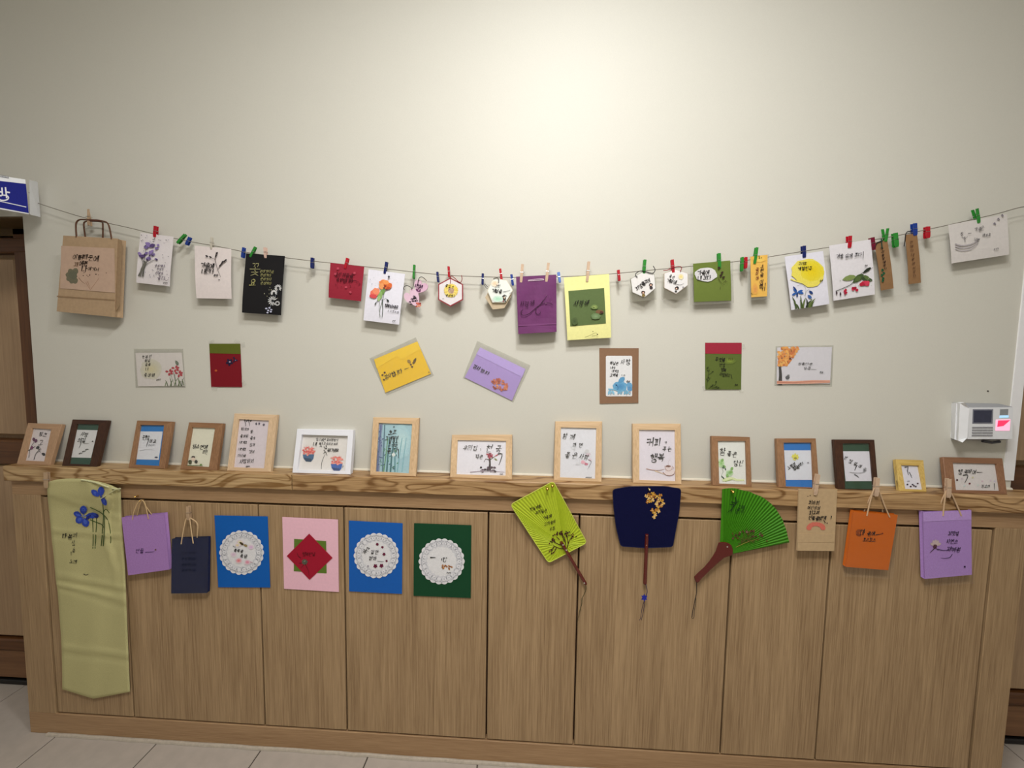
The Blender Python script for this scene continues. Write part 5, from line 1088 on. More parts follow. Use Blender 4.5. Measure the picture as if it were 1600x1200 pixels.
# navy bag
t, pl = hang_bag('dark navy paper bag hung by a cream cord below a brown peg', [(268.6,842),(324.3,840.4),(323,926.6),(267.3,927.4)], plain('navy paper', (10,22,62), .6, .12, 60, .1, .25),
  [[(283,850,-.017),(286,832,-.017),(290,813,-.016),(295,806,-.014),(297,815,-.016),(299.5,833,-.017),(302,849,-.017)], [(294,808,-.012),(300,811,-.011),(306,815,-.010),(309,822,-.009),(308,840,-.007)]], cordmat=plain('cream cord', (206,178,138), .8, .1, 500), cr=.0013)
ik = Ink(pl, .0006)
for k in range(4): ik.scribble(284, 862+k*9, 26, 5, (10,18,46), .9)
ik.build('lettering', t)
V, F = sheetVF(yplane(-.0168), [(266.5,838.5),(326,837),(325,929),(265.5,930)], .0002); part('clear_sleeve', V, F, film('front film', .008, .015), t, label='clear plastic sleeve')
cpeg((294.5,791),(295.5,812),'tan','brown wooden peg holding the cord of the navy bag', -.0135, 6)

def doily(t, pl, cx, cy, r, name='doily', bumps=22):
    pts = []; n_ = bumps*6
    for k in range(n_):
        a = 2*math.pi*k/n_; rr = r*(.955+.06*abs(math.sin(bumps*a/2))); pts.append((cx+rr*math.sin(a), cy-rr*math.cos(a)))
    V, F = sheetVF(pl, pts, .0006, .0012); part(name, V, F, paper((226,226,230)), t, label='white scalloped paper doily')
    ik = Ink(pl, .0013); g1 = (158,160,170)  # grey of the arcs: embossing shade painted into the lace colour
    rg = [(cx+r*.93*math.sin(2*math.pi*k/60), cy-r*.93*math.cos(2*math.pi*k/60)) for k in range(60)]; ik.fanpoly((cx, cy), rg, (212,213,219))
    rg = [(cx+r*(.64+.03*math.sin(k*2.1))*math.sin(2*math.pi*k/60), cy-r*(.64+.03*math.sin(k*2.1))*math.cos(2*math.pi*k/60)) for k in range(60)]; ik.fanpoly((cx, cy), rg, (226,226,229))
    for k in range(bumps):
        a = 2*math.pi*(k+.5)/bumps; x = cx+r*.78*math.sin(a); y = cy-r*.78*math.cos(a); ik.blob(x, y, r*.085, r*.085, (228,228,233), 0, .15); ik.blob(x, y, r*.03, r*.03, (186,188,196), 0, .2)
        for _ in range(2): aa = random.uniform(0, 6.28); ik.stroke([(x+r*.1*math.cos(aa), y+r*.1*math.sin(aa)), (x+r*.12*math.cos(aa+.6), y+r*.12*math.sin(aa+.6)), (x+r*.1*math.cos(aa+1.2), y+r*.1*math.sin(aa+1.2))], .5, g1)
    for k in range(bumps):
        a = 2*math.pi*k/bumps
        for (ra, hw, w2) in ((.84,.062,.7),(.70,.05,.55)):
            p = [(cx+r*(ra+.07*math.sin(math.pi*i/4))*math.sin(a+2*math.pi/bumps*(i/4-.5)*.9), cy-r*(ra+.07*math.sin(math.pi*i/4))*math.cos(a+2*math.pi/bumps*(i/4-.5)*.9)) for i in range(5)]
            ik.stroke(p, w2, g1, (.6,1,.6))
        for ra in (.80, .92):
            ik.blob(cx+r*ra*math.sin(a), cy-r*ra*math.cos(a), .75, .75, (150,152,162), n=6)
    ik.build('lace_pattern', t)
GD_ = 'doily cards taped on the cabinet doors'
def ccard(label, q, col, group=None):
    pl = yplane(YC); t = thing('greeting_card', label, 'card', org_of(pl, q), group); V, F = sheetVF(pl, q, .001); part('sheet', V, F, paper(col), t); return t, pl
t, pl = ccard('blue card with a white doily bearing pink and yellow dabs, right of the navy bag', [(335,805.5),(418,807),(422,918),(341,917.6)], (10,92,178), GD_)
doily(t, pl, 377.4, 863.5, 34.5)
ik = Ink(pl, .0022)
for (x, y, r, c) in ((392,855,5,(216,176,218)),(365,866.5,5,(216,186,210)),(373,876,6,(226,124,130)),(386.5,878.5,5.4,(222,140,164)),(375,848,6,(228,222,170)),(371,852,4,(226,212,160))): wash(ik, x, y, r, r*.8, (226,214,222), c, 4)
ik.petal(374,847,8,4,35,(74,62,40)); ik.petal(380,851,7,4,20,(150,130,90)); ik.stroke([(391,878),(395,879)], .8, (180,90,120)); ik.build('drawing', t)
ik = Ink(pl, .0026); ik.text('축복을', 366, 857, 5.8, K, 1.0, 10, sp=.95); ik.stroke([(364,853),(368,856)], .7, K); ik.text('축하', 375.5, 866, 6.2, K, 1.1, 4, sp=1.1); ik.build('lettering', t)
t, pl = ccard('pink card with a dark red diamond over an olive green square', [(441,808),(528,812),(529.4,925),(443.8,920)], (236,188,204))
V, F = sheetVF(pl, [(459.5,842),(509.5,845.5),(510.3,896),(459,892.5)], .0005, .0006); part('green_square', V, F, paper((92,118,42)), t)
dm = [(483,834),(519.5,871.8),(483.7,906),(448,868.8)]
V, F = sheetVF(pl, dm, .0006, .0013); part('red_diamond', V, F, paper((158,20,46)), t)
ik = Ink(pl, .0015); ik.text('행복한날', 472, 863, 6.4, (104,14,28), 1.3, 0, sp=.9)
for p in ([(476,878),(478,884),(482,892),(483,900)], [(470,872),(466,869),(464,864)], [(472,880),(466,880)], [(478,878),(470,888)]): ik.stroke(p, .7, (70,24,30), smooth=3)
for a in range(0, 360, 50): ik.petal(476, 878, 5, 3, a, (84,84,72))
ik.blob(476.5,877.5,2.2,1.8,(120,122,104)); ik.build('lettering', t)
t, pl = ccard('blue card with a white doily and purple blossoms, right of the pink card', [(545,813.6),(629,817.8),(628,928),(545.4,924)], (22,92,178), GD_)
doily(t, pl, 588, 868.2, 35)
ik = Ink(pl, .0022)
for (x, y, r) in ((589.5,850.5,2.6),(597.5,855,2.2),(600,866,2.8),(604,876.5,2.0),(586.5,884.5,3.4),(596,884,3.4),(575,884.5,1.8)):
    for a in range(0, 360, 72): ik.petal(x, y, r, r*.75, a+20, (104,28,58) if x > 580 else (160,156,170))
ik.build('drawing', t)
ik = Ink(pl, .0026); ik.text('꽃', 570, 853, 11, K, 1.1, 20, slant=-.4, asp=.8); ik.text('길만', 580, 859, 6.6, K, 1.1, 8, sp=1.1); ik.text('걷자', 577, 869, 7, K, 1.2, 4, sp=1.0); ik.stroke([(590,877),(596,877.5),(600,877.5)], .7, K); ik.build('lettering', t)
t, pl = ccard('dark green card with a white doily and two widely spaced black characters', [(647,817.6),(736.6,820.8),(735.6,934.5),(646,931)], (14,66,38), GD_)
doily(t, pl, 690, 877.3, 35.6)
ik = Ink(pl, .0024); ik.text('一', 672.5, 865.5, 10, K, 1.9, 2); ik.text('心', 690, 867, 12, K, 1.6, 4); ik.build('lettering', t)
ik = Ink(pl, .0022)
for _ in range(22): ik.blob(699+random.uniform(-8, 8), 886.5+random.uniform(-3.5, 3.5), 1.4, 1.1, random.choice([(176,116,64),(140,84,50),(206,150,96)]), n=7)
ik.scribble(698,894,8,2.4,(60,60,60),.6); ik.build('drawing', t)

# ---- fans
M_hnd = plain('lacquered red brown wood', (92,28,22), .25, .10, 200, 0, .6)
def radial_fan(t, pl, piv, loop, n_, amp, mt, off=.002, closed=True, th=.0008, name='fan_leaf'):
    """leaf pleated in straight folds that run from the pivot to the edge"""
    L_ = []; 
    pts = loop+[loop[0]] if closed else loop
    seg = [math.hypot(pts[i+1][0]-pts[i][0], pts[i+1][1]-pts[i][1]) for i in range(len(pts)-1)]; tot = sum(seg)
    for k in range(n_ if closed else n_+1):
        d = tot*k/n_; i = 0
        while i < len(seg)-1 and d > seg[i]: d -= seg[i]; i += 1
        f = min(1, d/seg[i]); L_.append((pts[i][0]*(1-f)+pts[i+1][0]*f, pts[i][1]*(1-f)+pts[i+1][1]*f))
    R_ = [.04, .5, 1.0]; V = []; F = []; m = len(L_)
    for side in (0, 1):
        for r in R_:
            for k, (x, y) in enumerate(L_):
                a = amp*(1 if k % 2 else -1)*min(1, r*1.3)
                V.append(pl.at(piv[0]+(x-piv[0])*r, piv[1]+(y-piv[1])*r, off+a) - pl.n*th*side)
    N3 = 3*m
    rng = m if closed else m-1
    for b in range(2):
        for k in range(rng):
            k2 = (k+1) % m; a0, a1, b0, b1 = b*m+k, b*m+k2, (b+1)*m+k, (b+1)*m+k2
            F.append((a0, a1, b1, b0)); F.append((N3+a0, N3+b0, N3+b1, N3+a1))
    for k in range(rng): k2 = (k+1) % m; F.append((2*m+k, 2*m+k2, N3+2*m+k2, N3+2*m+k)); F.append((k, N3+k, N3+k2, k2))
    if closed: F.append(tuple(range(m-1, -1, -1)))
    return part(name, V, F, mt, t)
def roundpoly(pts, r, n_=5):
    out = []; k = len(pts)
    for i in range(k):
        p0, p1, p2 = Vector(pts[i-1]), Vector(pts[i]), Vector(pts[(i+1) % k]); a = p1+(p0-p1).normalized()*r; b = p1+(p2-p1).normalized()*r
        for j in range(n_+1): f = j/n_; q_ = a*(1-f)**2+p1*2*f*(1-f)+b*f*f; out.append((q_.x, q_.y))
    return out
def rim(t, pl, loop, r, mt, off, name='rim'):
    pts = [pl.at(x, y, off) for x, y in loop]; pts.append(pts[0]); pts.append(pts[1]); V, F = tubeVF(pts, r, 6); return part(name, V, F, mt, t)
YF = -.010
FP = Plane(P(1000, 756, -.0165), (P(1100, 756, -.0165)-P(1000, 880, -.0065)).cross(P(900, 756, -.0165)-P(1000, 880, -.0065)))
# lime fan
pl = FP; lp_ = roundpoly([(797.5,788.5),(864.5,752),(917,848),(857,879.5)], 6)
t = thing('hand_fan', 'lime green pleated hand fan tilted to the left with writing and a dark tree', 'fan', pl.at(880, 905), 'hand fans hung on the cabinet')
radial_fan(t, pl, (880,850), lp_, 132, .0007, plain('lime paper', (172,190,42), .6, .04, 150, 0, .3))
rim(t, pl, lp_, .0011, plain('lime paper', (196,208,84), .6, .04, 150), .002)
ik = Ink(pl, .0034)
for k, tx in enumerate(('한글새롬', '우리들은', '가을에', '그리움이', '시로')): ik.text(tx, [827.5,836,848,850,858.5][k], [794,799,807,817,825][k], 5.4, (58,52,24), 1.0, -20 if k == 0 else -15, sp=.95)
ik.build('lettering', t)
ik = Ink(pl, .0037); BR = (64,26,24)
for p in ([(882,858),(872,856),(864,852)], [(870,855),(866,862),(866,864)], [(866,853),(862,862)], [(878,852),(868,848),(864,840)], [(884,852),(882,840),(876,834)], [(886,856),(889,846),(894,838)], [(882,846),(878,836),(873,832)], [(874,843),(869,838)], [(888,850),(886,838),(884,832)]): ik.stroke(p, 1.1, BR, (1.2,.9,.5), 3)
for (x, y, n_) in ((862,845,9),(873,834,8),(879,833,8),(886,834,9),(896,837,6),(861,859,4),(865,864,3),(866,838,3)):
    for _ in range(n_): ik.petal(x+random.uniform(-3, 3), y+random.uniform(-3, 3), 3.4, 1.8, random.uniform(0, 360), random.choice([BR, (90,34,30), (50,22,26)]))
ik.build('tree_drawing', t)
def bar(pl, a, b, w0, w1, th, off, mt, name, t):
    A_, B_ = pl.at(*a, off), pl.at(*b, off); ax = (B_-A_).normalized(); sd = ax.cross(pl.n).normalized()
    V = []; F = []
    for (c, w2) in ((A_, w0), (A_+(B_-A_)*.1, w0*1.1), (A_+(B_-A_)*.5, (w0+w1)/2), (B_-(B_-A_)*.03, w1), (B_, w1*.8)):
        for (s1, d) in ((-1, 0), (-.6, th*.6), (.6, th*.6), (1, 0), (.6, -th*.6), (-.6, -th*.6)): V.append(c+sd*s1*w2+pl.n*d)
    for i in range(4):
        for k in range(6): k2 = (k+1) % 6; F.append((i*6+k, i*6+k2, (i+1)*6+k2, (i+1)*6+k))
    F += [tuple(range(5, -1, -1)), tuple(24+k for k in range(6))]
    return part(name, V, F, mt, t)
bar(pl, (876.5,846.5), (915.5,913), .0036, .0042, .006, .0050, M_hnd, 'handle', t)
for (x, y) in ((880,851.5),(885,859.5),(913,911)): ik = Ink(pl, .0090); ik.blob(x, y, 1.1, 1.1, (190,190,180), n=8, jit=0); o = ik.build('rivet', t, .2)
V, F = tubeVF(smoothpath([P(x, y, YF-.004) for x, y in ((915,914),(915.5,921),(912,930),(909,936),(908,946),(905,957),(902.5,970),(901.5,978))], 3), .0009, 5, r1=.0005); part('tassel_cord', V, F, plain('olive cord', (66,62,34), .8, .2, 600), t)
V, F = tubeVF(smoothpath([P(x, y, YF-.004) for x, y in ((909.5,934),(910.5,940),(908,948),(906,957),(904,970))], 3), .0007, 5, r1=.0004); part('tassel_cord', V, F, plain('olive cord', (66,62,34), .8, .2, 600), t)
pin('left one of the two brass pins in the lime green fan', 855, 762.5, -.0205); pin('right one of the two brass pins in the lime green fan', 863, 758, -.0205)
# navy fan
lp_ = roundpoly([(957.5,765),(985,760.2),(1037,760.0),(1064,763.8),(1061,800),(1055,832),(1051,854.5),(1010,856),(970,853.5),(963,825),(959,795)], 5)
t = thing('hand_fan', 'dark navy squarish hand fan with golden blossoms and a brown handle', 'fan', pl.at(1008, 912), 'hand fans hung on the cabinet')
V, F = sheetVF(pl, lp_, .0014, .002); part('fan_leaf', V, F, plain('navy silk', (6,10,54), .75, .10, 300, .2, .15), t)
rim(t, pl, lp_, .0010, plain('navy edge', (10,16,58), .4, .05), .0018)
ik = Ink(pl, .0025)
fl_ = [(1010,775),(1014,779),(1018,776),(1022,773),(1026,776),(1030,779),(1034,782),(1036,787),(1033,790),(1028,792),(1026,797),(1022,801),(1019,797),(1024,804),(1022,808),(1016,783),(1020,781),(1012,784),(1028,784),(1032,774),(1014,773),(1029,799),(1026,788),(1020,771)]
for (x, y) in fl_:
    c = random.choice([(206,156,60),(176,116,40),(222,182,110),(190,132,56)])
    for a in range(0, 360, 72): ik.petal(x, y, 3.3, 2.2, a+random.uniform(0, 60), c)
    ik.blob(x, y, .8, .8, (230,214,170) if random.random() < .5 else (120,60,30), n=6)
ik.stroke([(1020,775),(1030,786),(1026,798),(1021,806)], .7, (120,44,34), smooth=3); ik.build('gold_flowers', t)
bar(pl, (1010.8,835), (1007.8,912.5), .0040, .0048, .006, .0050, M_hnd, 'handle', t)
for (x, y) in ((1010.7,837),(1010.2,852)): ik = Ink(pl, .0090); ik.blob(x, y, 1.0, 1.0, (150,110,90), n=8, jit=0); ik.build('rivet', t, .2)
V, F = tubeVF(smoothpath([P(x, y, YF-.004) for x, y in ((1009,913),(1010.6,919),(1011,926),(1009,931))], 3), .0009, 5); part('tassel_cord', V, F, plain('navy cord', (24,26,70), .7, .1, 600), t)
st = []
for k in range(12): a = k*math.pi/6; r = 5.2 if k % 2 == 0 else 2.8; st.append((1007+r*math.sin(a), 934.5-r*math.cos(a)*1.1))
V, F = sheetVF(yplane(YF-.006), st, .003); part('star_knot', V, F, plain('blue knot', (26,36,150), .6, .1, 600), t)
for dx in (-1.3, 1.3): V, F = tubeVF(smoothpath([P(x, y, YF-.004) for x, y in ((1007+dx*.3,939),(1005+dx,948),(1003.5+dx,957),(1001.5+dx*.8,967),(1000.5+dx*1.6,969))], 3), .0006, 5); part('tassel_cord', V, F, plain('navy cord', (40,24,60), .7, .1, 600), t)
pin('pale brass pin at the top of the navy fan', 1013.5, 763.5, -.0205, .0028, plain('pale brass', (222,206,150), .25, .02, metal=1))
# green folding fan
t = thing('hand_fan', 'bright green folding fan opened a quarter, with a curved glossy brown handle', 'fan', pl.at(1112, 911), 'hand fans hung on the cabinet')
arc = [(1128.5,764.5),(1138,762.8),(1150,763.2),(1161,766.5),(1171,768),(1180,772.5),(1189,775.5),(1198,781.5),(1205,787),(1212.5,795.5),(1217,802.5),(1222.5,811.5),(1225.5,820),(1229,829),(1230.5,837),(1233.5,847.5)]
piv = (1131, 868)
radial_fan(t, pl, piv, arc, 58, .0016, plain('green paper', (62,130,14), .6, .04, 150, 0, .3), .003, closed=False)
V, F = prismVF([pl.at(*p, .002) for p in ((1128.5,764.5),(1125,848),(1131,868),(1136,868),(1150,764))], [pl.at(*p, .001) for p in ((1128.5,764.5),(1125,848),(1131,868),(1136,868),(1150,764))]); part('guard_panel', V, F, plain('green paper', (62,130,14), .6, .04, 150, 0, .3), t)
for k in range(0, 13): 
    f = k/12; i = f*(len(arc)-1); i0 = min(int(i), len(arc)-2); g_ = i-i0; x = arc[i0][0]*(1-g_)+arc[i0+1][0]*g_; y = arc[i0][1]*(1-g_)+arc[i0+1][1]*g_
    V, F = tubeVF([pl.at(*piv, -.0008), pl.at(piv[0]+(x-piv[0])*.9, piv[1]+(y-piv[1])*.9, -.0008)], .0007, 4); part('rib', V, F, plain('bamboo rib', (96,70,40), .5), t)
ik = Ink(pl, .0056); DK = (16,44,22)
for p in ([(1149,777),(1150.5,784),(1147,790)], [(1143,784),(1149,786),(1156,783)], [(1146,788),(1144,795),(1136,801)], [(1144,795),(1142,800)], [(1150,786),(1146,793)], [(1141,788),(1147,789)]): ik.stroke(p, 1.2, DK, (1.2,.9,.4), 2)
ik.text('그림', 1154, 789, 6.6, DK, 1.0, 8, sp=.95); ik.text('연', 1149.5, 794, 9, DK, 1.0, 4); ik.text('ㅁ', 1158, 797, 6, DK, .9); ik.build('lettering', t)
ik = Ink(pl, .0054)
for _ in range(13): x = random.uniform(1146, 1192); ik.stroke([(1150+random.uniform(-2, 30),852-random.uniform(0, 8)),(x,842-random.uniform(0, 6)),(x+random.uniform(-4, 4),826+random.uniform(-2, 10))], .7, (84,80,36), smooth=3)
for _ in range(34):
    x = random.uniform(1144, 1198); y = 828+abs(x-1166)*.32+random.uniform(-4, 9); ik.petal(x, y, 3.4, 2.2, random.uniform(0, 360), random.choice([(104,60,56),(70,40,34),(130,96,90),(96,72,30)]))
ik.stroke([(1150,855),(1165,848),(1180,843)], .8, (150,140,60), smooth=3); ik.build('flower_drawing', t)
hp = [(1122.5,848.5),(1128,847.5),(1134,848),(1139,849.8),(1142.5,853),(1144.5,859),(1144.5,865),(1142,868.2),(1137,869.5),(1131,871.5),(1124,877),(1116,884.5),(1105,895),(1097,903),(1091.5,909.8),(1089,910.5),(1086.5,906),(1085,900.5),(1092,893.5),(1101,885.5),(1109,876.5),(1114,869.5),(1118,862),(1120.5,854)]
fr = [pl.at(x, y, .0075) for x, y in hp]; c_ = pl.at(1128, 862, .0095); md = [pl.at(x, y, .0055) for x, y in inset(hp, -.9)]; bk = [pl.at(x, y, .0005) for x, y in hp]
n_ = len(hp); V = fr+md+bk; F = [tuple(range(n_)), tuple(range(3*n_-1, 2*n_-1, -1))]
for a in (0, n_):
    for k in range(n_): k2 = (k+1) % n_; F.append((a+k, a+n_+k, a+n_+k2, a+k2))
part('handle', V, F, M_hnd, t)
ik = Ink(pl, .0080); ik.blob(1136.5,854.5,1.1,1.1,(190,180,170), n=8, jit=0); ik.build('rivet', t, .2)
V, F = tubeVF(smoothpath([P(x, y, YF-.003) for x, y in ((1088.5,910),(1088.3,918),(1088,928),(1086.5,934),(1085,943),(1082.5,955),(1081,965))], 3), .0009, 5); part('tassel_cord', V, F, plain('black cord', (24,20,24), .7, .1, 600), t)
V, F = tubeVF(smoothpath([P(x, y, YF-.003) for x, y in ((1087,931),(1086.8,943),(1085,955),(1084,965),(1081,966.5))], 3), .0006, 5); part('tassel_cord', V, F, plain('black cord', (24,20,24), .7, .1, 600), t)
pin('brass pin at the top left corner of the green folding fan', 1143, 767, -.0225, .0034)
# kraft flat bag
M_kr2 = plain('kraft paper', (186,160,124), .8, .05, 90, .10, .2)
t, pl = hang_bag('small flat kraft paper bag with black writing and a red arc, clipped to the ledge', [(1248.6,764.6),(1308.3,765.3),(1303.5,861.2),(1245.4,860.6)], M_kr2, [], .003, -.0175)
for (y0, y1) in ((833.5,847),(847.5,860.5)):
    V, F = sheetVF(pl, [(1246.3,y0),(1304.9-(y0-833)*.05,y0+1),(1304.3-(y1-833)*.05,y1+.6),(1245.8,y1)], .0008, .0009+(.0005 if y0 > 840 else 0)); part('folded_base', V, F, M_kr2, t)
ik = Ink(pl, .0007)
for k in range(9):
    a0 = math.pi*(k/8); ik.blob(1275+11*math.cos(math.pi-a0), 825-6*math.sin(a0), 4.0, 3.4, (208,112,96), 0, .1)
ik.build('red_arc', t); ik = Ink(pl, .0010); ik.text('회사의', 1264, 782, 6.4, K, 1.2, 2, sp=.95); ik.text('여신이여', 1262, 790, 5.6, K, 1.0, 3); ik.text('최고의', 1265, 798, 6.2, K, 1.3, 0, sp=.95); ik.text('선물을받게', 1263.5, 806, 6.8, K, 1.3, 2, sp=.88); ik.stroke([(1299.5,806.5),(1298,811.5)], 1.2, K); ik.stroke([(1287,813),(1290,817)], 1, K); ik.specks(1260,774,1266,777,2,K,.9); ik.specks(1289,816,1293,819,3,K,.9); ik.build('lettering', t)
cpeg((1277.5,741),(1272.5,773),'wood','pale wooden peg clipping the small kraft bag to the ledge edge', -.0175, 6.5)
# orange bag
t, pl = hang_bag('orange paper bag with dark writing, hung from a wooden peg on the ledge', [(1333.7,798.4),(1402.8,804.8),(1388,891),(1321.6,885.6)], plain('orange paper', (196,98,24), .75, .06, 250, .15, .2),
  [[(1354.5,806,-.017),(1358,790,-.017),(1364,768,-.017),(1368,763,-.016),(1374,768,-.017),(1382,789,-.017),(1390,808,-.017)], [(1350,799,-.006),(1357,782,-.012),(1366,765,-.016)], [(1379,800,-.006),(1376,782,-.010),(1372,766,-.015)]], cordmat=plain('jute cord', (196,166,132), .8, .1, 500), cr=.0016)
ik = Ink(pl, .0007); ik.text('마', 1345.5, 826, 11, K, 1.6, 4, asp=.8); ik.text('음에', 1356, 830, 7, K, 1.4, 3, sp=.9); ik.stroke([(1368,836),(1374,835),(1379,834)], 1, K); ik.text('코스모스', 1348.5, 840, 6.4, K, 1.3, 4, sp=.88); ik.blob(1379,833.5,1.2,1.2,(110,40,20)); ik.build('lettering', t)
ik = Ink(pl, .0006); ik.petal(1337,832,9,6,-25,(140,66,24)); ik.petal(1337,834,9,5,20,(126,58,22)); ik.build('drawing', t)
V, F = sheetVF(yplane(-.0178), [(1331,800),(1405,806),(1396,905),(1317,901)], .0002); part('clear_sleeve', V, F, film('front film', .008, .015), t, label='clear plastic sleeve')
cpeg((1370,746.5),(1368,775),'wood','wooden peg holding the cords of the orange bag', -.0175, 7)
# purple bag right
t, pl = hang_bag('light purple paper bag with a cream flower and dark writing, at the right end', [(1442,799.5),(1517.5,797),(1518.6,898),(1445,904.7)], plain('lilac paper', (170,134,200), .7, .06, 200, .15, .2),
  [[(1473.5,806,-.017),(1475,790,-.017),(1478,770,-.017),(1481,767,-.016),(1487,772,-.017),(1495,789,-.017),(1502,806,-.017)], [(1465,800,-.006),(1471,783,-.012),(1478,768,-.016)], [(1486,797,-.006),(1484,782,-.010),(1483,768,-.015)]], cordmat=plain('jute cord', (196,166,132), .8, .1, 500), cr=.0016)
V, F = sheetVF(pl, [(1442.3,801),(1517.6,798.5),(1517.8,812),(1443.2,815)], .0005, .0006); part('folded_top', V, F, plain('lilac paper', (184,150,214), .7, .06, 200, .15, .2), t)
ik = Ink(pl, .0014); DP = (44,22,58); ik.text('보랏빛', 1482, 830.5, 6.6, DP, 1.2, 0, sp=.95); ik.text('사연으', 1479, 842.5, 6.8, DP, 1.2, 2, sp=1.0); ik.text('지켜봄', 1480, 854, 8.4, DP, 1.3, 4, sp=1.0, slant=-.25)
ik.stroke([(1465,858),(1474,860),(1484,859),(1488,855)], 1, DP, smooth=3); ik.stroke([(1488,866),(1484,871),(1476,872.5),(1470,872)], .9, DP, smooth=3); ik.blob(1507.5,885.5,1.5,1.3,DP); ik.build('lettering', t)
ik = Ink(pl, .0012)
for a in (200, 240, 270, 300, 340): ik.petal(1462, 852, 9, 5, a, (196,176,176))
ik.blob(1461,854,3,3.6,(84,44,60)); ik.stroke([(1461,856),(1456,861),(1453,864)], 1.2, (60,30,50)); ik.stroke([(1461,855),(1466,860)], 1.0, (60,30,50)); ik.build('flower_drawing', t)
V, F = sheetVF(yplane(-.0178), [(1440,800),(1519.5,797),(1523,912),(1446,917)], .0002); part('clear_sleeve', V, F, film('front film', .008, .015), t, label='clear plastic sleeve')
cpeg((1481.5,748),(1480.5,777),'wood','wooden peg holding the cords of the light purple bag', -.0175, 7)

# ================================================================== WALL TERMINAL
YT = W-.035
t = thing('wall_terminal', 'white fingerprint time clock with a grey screen, mounted on the wall at the right', 'time clock', P(1548, 690, W-.02))
M_wp = plain('white plastic', (226,228,232), .4, .02); M_gp = plain('grey plastic', (150,152,158), .45, .03)
fp = yplane(YT); fr = [(1514,637),(1583,636.5),(1581.5,686),(1512,686)]
f4 = [fp.at(*p) for p in fr]; 
bk = [P(1493,630.5,W), P(1590,630,W), P(1588,690,W), P(1493,690,W)]; bk[1].x = f4[1].x+.002; bk[2].x = f4[2].x+.002; bk[0].x = f4[0].x-.006; bk[3].x = f4[3].x-.006; bk[0].z = bk[1].z = f4[0].z+.002; bk[2].z = bk[3].z = f4[3].z-.003
V, F = prismVF(f4, bk); part('body', V, F, M_wp, t)
tp_ = [f4[0]+Vector((-.002,.004,.001)), f4[1]+Vector((.002,.004,.001)), bk[1]+Vector((0,-.001,.006)), bk[0]+Vector((0,-.001,.006))]
V, F = prismVF(tp_, [v+Vector((0,0,-.003)) for v in tp_]); part('top_cover', V, F, M_gp, t)
bt_ = [f4[3]+Vector((-.002,.003,-.0005)), f4[2]+Vector((.0,.003,-.0005)), bk[2]+Vector((0,-.002,-.006)), bk[3]+Vector((0,-.002,-.006))]
V, F = prismVF(bt_, [v+Vector((0,0,.002)) for v in bt_]); part('bottom_cover', V, F, M_gp, t)
ca = [P(x, y, Y) for x, y, Y in ((1491.5,631,W-.010),(1500,630,W-.03),(1507,629,YT-.006),(1514.5,638,YT-.003),(1511.5,684,YT-.003),(1504,691.5,YT-.006),(1497,688,W-.03),(1490.5,686,W-.010))]
V, F = prismVF(ca, [v+Vector((.003,.012,0)) for v in ca]); part('side_cover', V, F, M_wp, t)
def onface(name, q, th, mt, off=.0006, label=None): V, F = sheetVF(fp, q, th, off); return part(name, V, F, mt, t, label=label)
onface('screen_bezel', [(1520.3,639.3),(1552,639.3),(1551,662),(1519.5,662)], .0006, plain('bezel', (120,122,134), .3), .0006)
onface('screen', [(1522.2,641.3),(1550,641.3),(1549,660),(1521.6,660)], .0006, plain('lcd', (58,60,78), .15, .1, 80), .0012, 'dark grey screen')
for r in range(4):
    for c in range(4): x0 = 1519.6+c*8.2-r*.2; y0 = 667+r*4.1; onface('key', [(x0,y0),(x0+7.4,y0),(x0+7.3,y0+2.5),(x0-.1,y0+2.5)], .001, plain('key', (146,146,150), .5), .001)
onface('card_sensor', [(1563,639.5),(1575.5,639),(1575,648.5),(1562.5,648.5)], .0006, plain('sensor', (140,144,146), .35), .0008)
def glow(name, col, st):
    mt = bpy.data.materials.new(name); mt.use_nodes = True; b = mt.node_tree.nodes['Principled BSDF']; b.inputs['Base Color'].default_value = lin(col); b.inputs['Emission Color'].default_value = lin(col); b.inputs['Emission Strength'].default_value = st
    n1 = mt.node_tree.nodes.new('ShaderNodeTexNoise'); n1.inputs['Scale'].default_value = 60; rp = mt.node_tree.nodes.new('ShaderNodeMapRange'); rp.inputs['To Min'].default_value = st*.8; rp.inputs['To Max'].default_value = st*1.2
    mt.node_tree.links.new(n1.outputs['Fac'], rp.inputs['Value']); mt.node_tree.links.new(rp.outputs[0], b.inputs['Emission Strength']); return mt
onface('status_light', [(1562.5,649.5),(1576,649.2),(1576,652.5),(1562,652.8)], .0006, glow('blue light', (160,206,240), .7), .0008, 'pale blue status light')
onface('finger_recess', [(1556.5,656),(1579,655.5),(1577.5,673),(1556,673)], .0006, glow('pink glow', (240,170,196), .8), .0007, 'glowing pink recess')
onface('finger_sensor', [(1560,657),(1578.5,656.5),(1568,665.5),(1558.5,667)], .0006, glow('red glow', (220,50,90), .8), .0014, 'red fingerprint sensor')
V = []; F = []
V, F = tubeVF([P(1535,689,W-.022), P(1550,691.5,W-.022), P(1562,690,W-.022)], .0035, 6); part('lens_bulge', V, F, plain('dark underside', (70,70,76), .4), t)

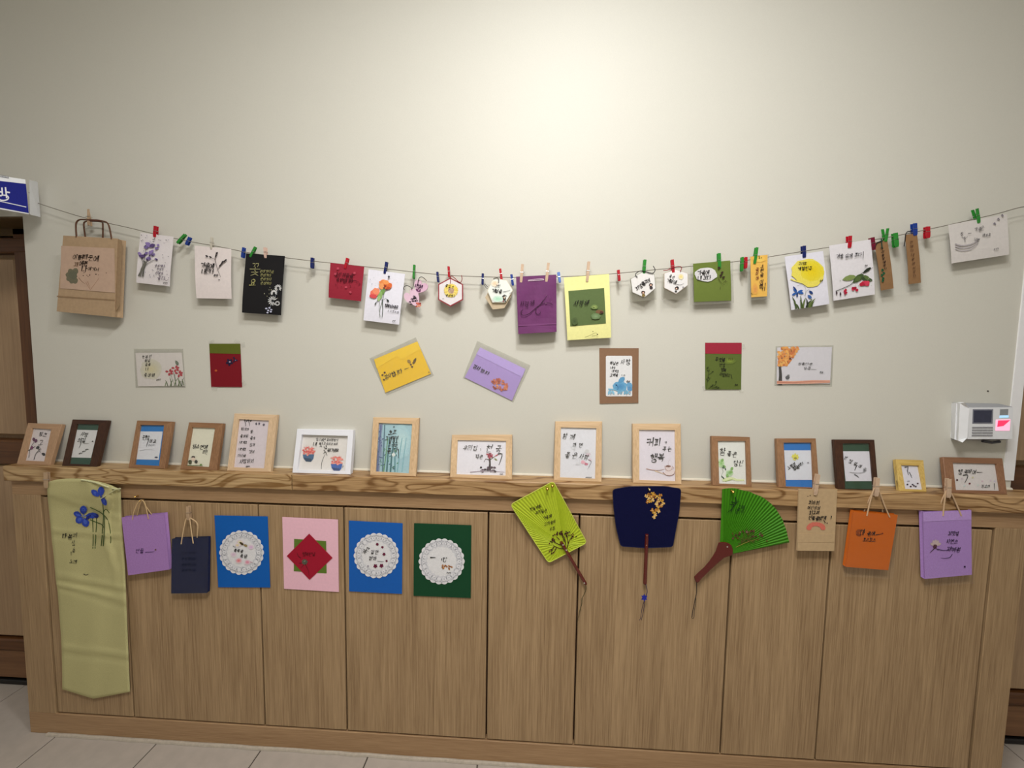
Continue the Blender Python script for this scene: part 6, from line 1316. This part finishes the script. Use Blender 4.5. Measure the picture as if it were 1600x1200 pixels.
# ================================================================== CEILING LIGHTS (above the frame): main downlight plus added fill lamps
for i, (lx, ly, pw, rad) in enumerate(LAMPS):
    t = thing('ceiling_light', ['round recessed ceiling downlight above the middle of the wall', 'unseen round fill lamp added at the left end of the corridor', 'unseen round fill lamp added at the right end of the corridor'][i], 'light', (lx, ly, CEIL), 'ceiling downlights')
    V = []; F = []; n_ = 28
    for (r, z) in ((rad+.02, CEIL-.0005), (rad+.02, CEIL-.006), (rad+.003, CEIL-.010), (rad+.003, CEIL-.0005)):
        for k in range(n_): a = 2*math.pi*k/n_; V.append((lx+r*math.cos(a), ly+r*math.sin(a), z))
    for b in range(4):
        for k in range(n_): k2 = (k+1) % n_; F.append((b*n_+k, b*n_+k2, ((b+1) % 4)*n_+k2, ((b+1) % 4)*n_+k))
    part('rim', V, F, plain('white plastic', (226,228,232), .4, .02), t)
    V = [(lx+rad*math.cos(2*math.pi*k/n_), ly+rad*math.sin(2*math.pi*k/n_), CEIL-.003) for k in range(n_)]; part('diffuser', V, [tuple(range(n_))], glow('lamp diffuser', (255,250,240), 4.0), t)

t = thing('ceiling_light', 'unseen rectangular fill panel added on the corridor ceiling', 'light', (FILL_PANEL[0], FILL_PANEL[1], CEIL))
px, py, pL, pWd, _ = FILL_PANEL
for (a, b2, c, d) in ((-pL/2-.02, -pL/2, -pWd/2-.02, pWd/2+.02), (pL/2, pL/2+.02, -pWd/2-.02, pWd/2+.02), (-pL/2, pL/2, -pWd/2-.02, -pWd/2), (-pL/2, pL/2, pWd/2, pWd/2+.02)):
    V, F = boxVF(px+a, px+b2, py+c, py+d, CEIL-.009, CEIL); part('frame_bar', V, F, plain('white plastic', (226,228,232), .4, .02), t)
V, F = boxVF(px-pL/2, px+pL/2, py-pWd/2, py+pWd/2, CEIL-.004, CEIL-.001); part('diffuser', V, F, MATS.get('x') or glow('fill panel diffuser', (255,250,240), 3.0), t)

t = thing('nail', 'tiny dark nail head in the bare wall just above the time clock', 'nail', P(1543, 611, W))
c = P(1543, 611, W); V, F = tubeVF([c+Vector((0, .004, 0)), c+Vector((0, -.0018, 0)), c+Vector((0, -.0020, 0))], .0018, 8, r1=.0014); part('head', V, F, plain('dark steel', (50, 44, 40), .5), t)
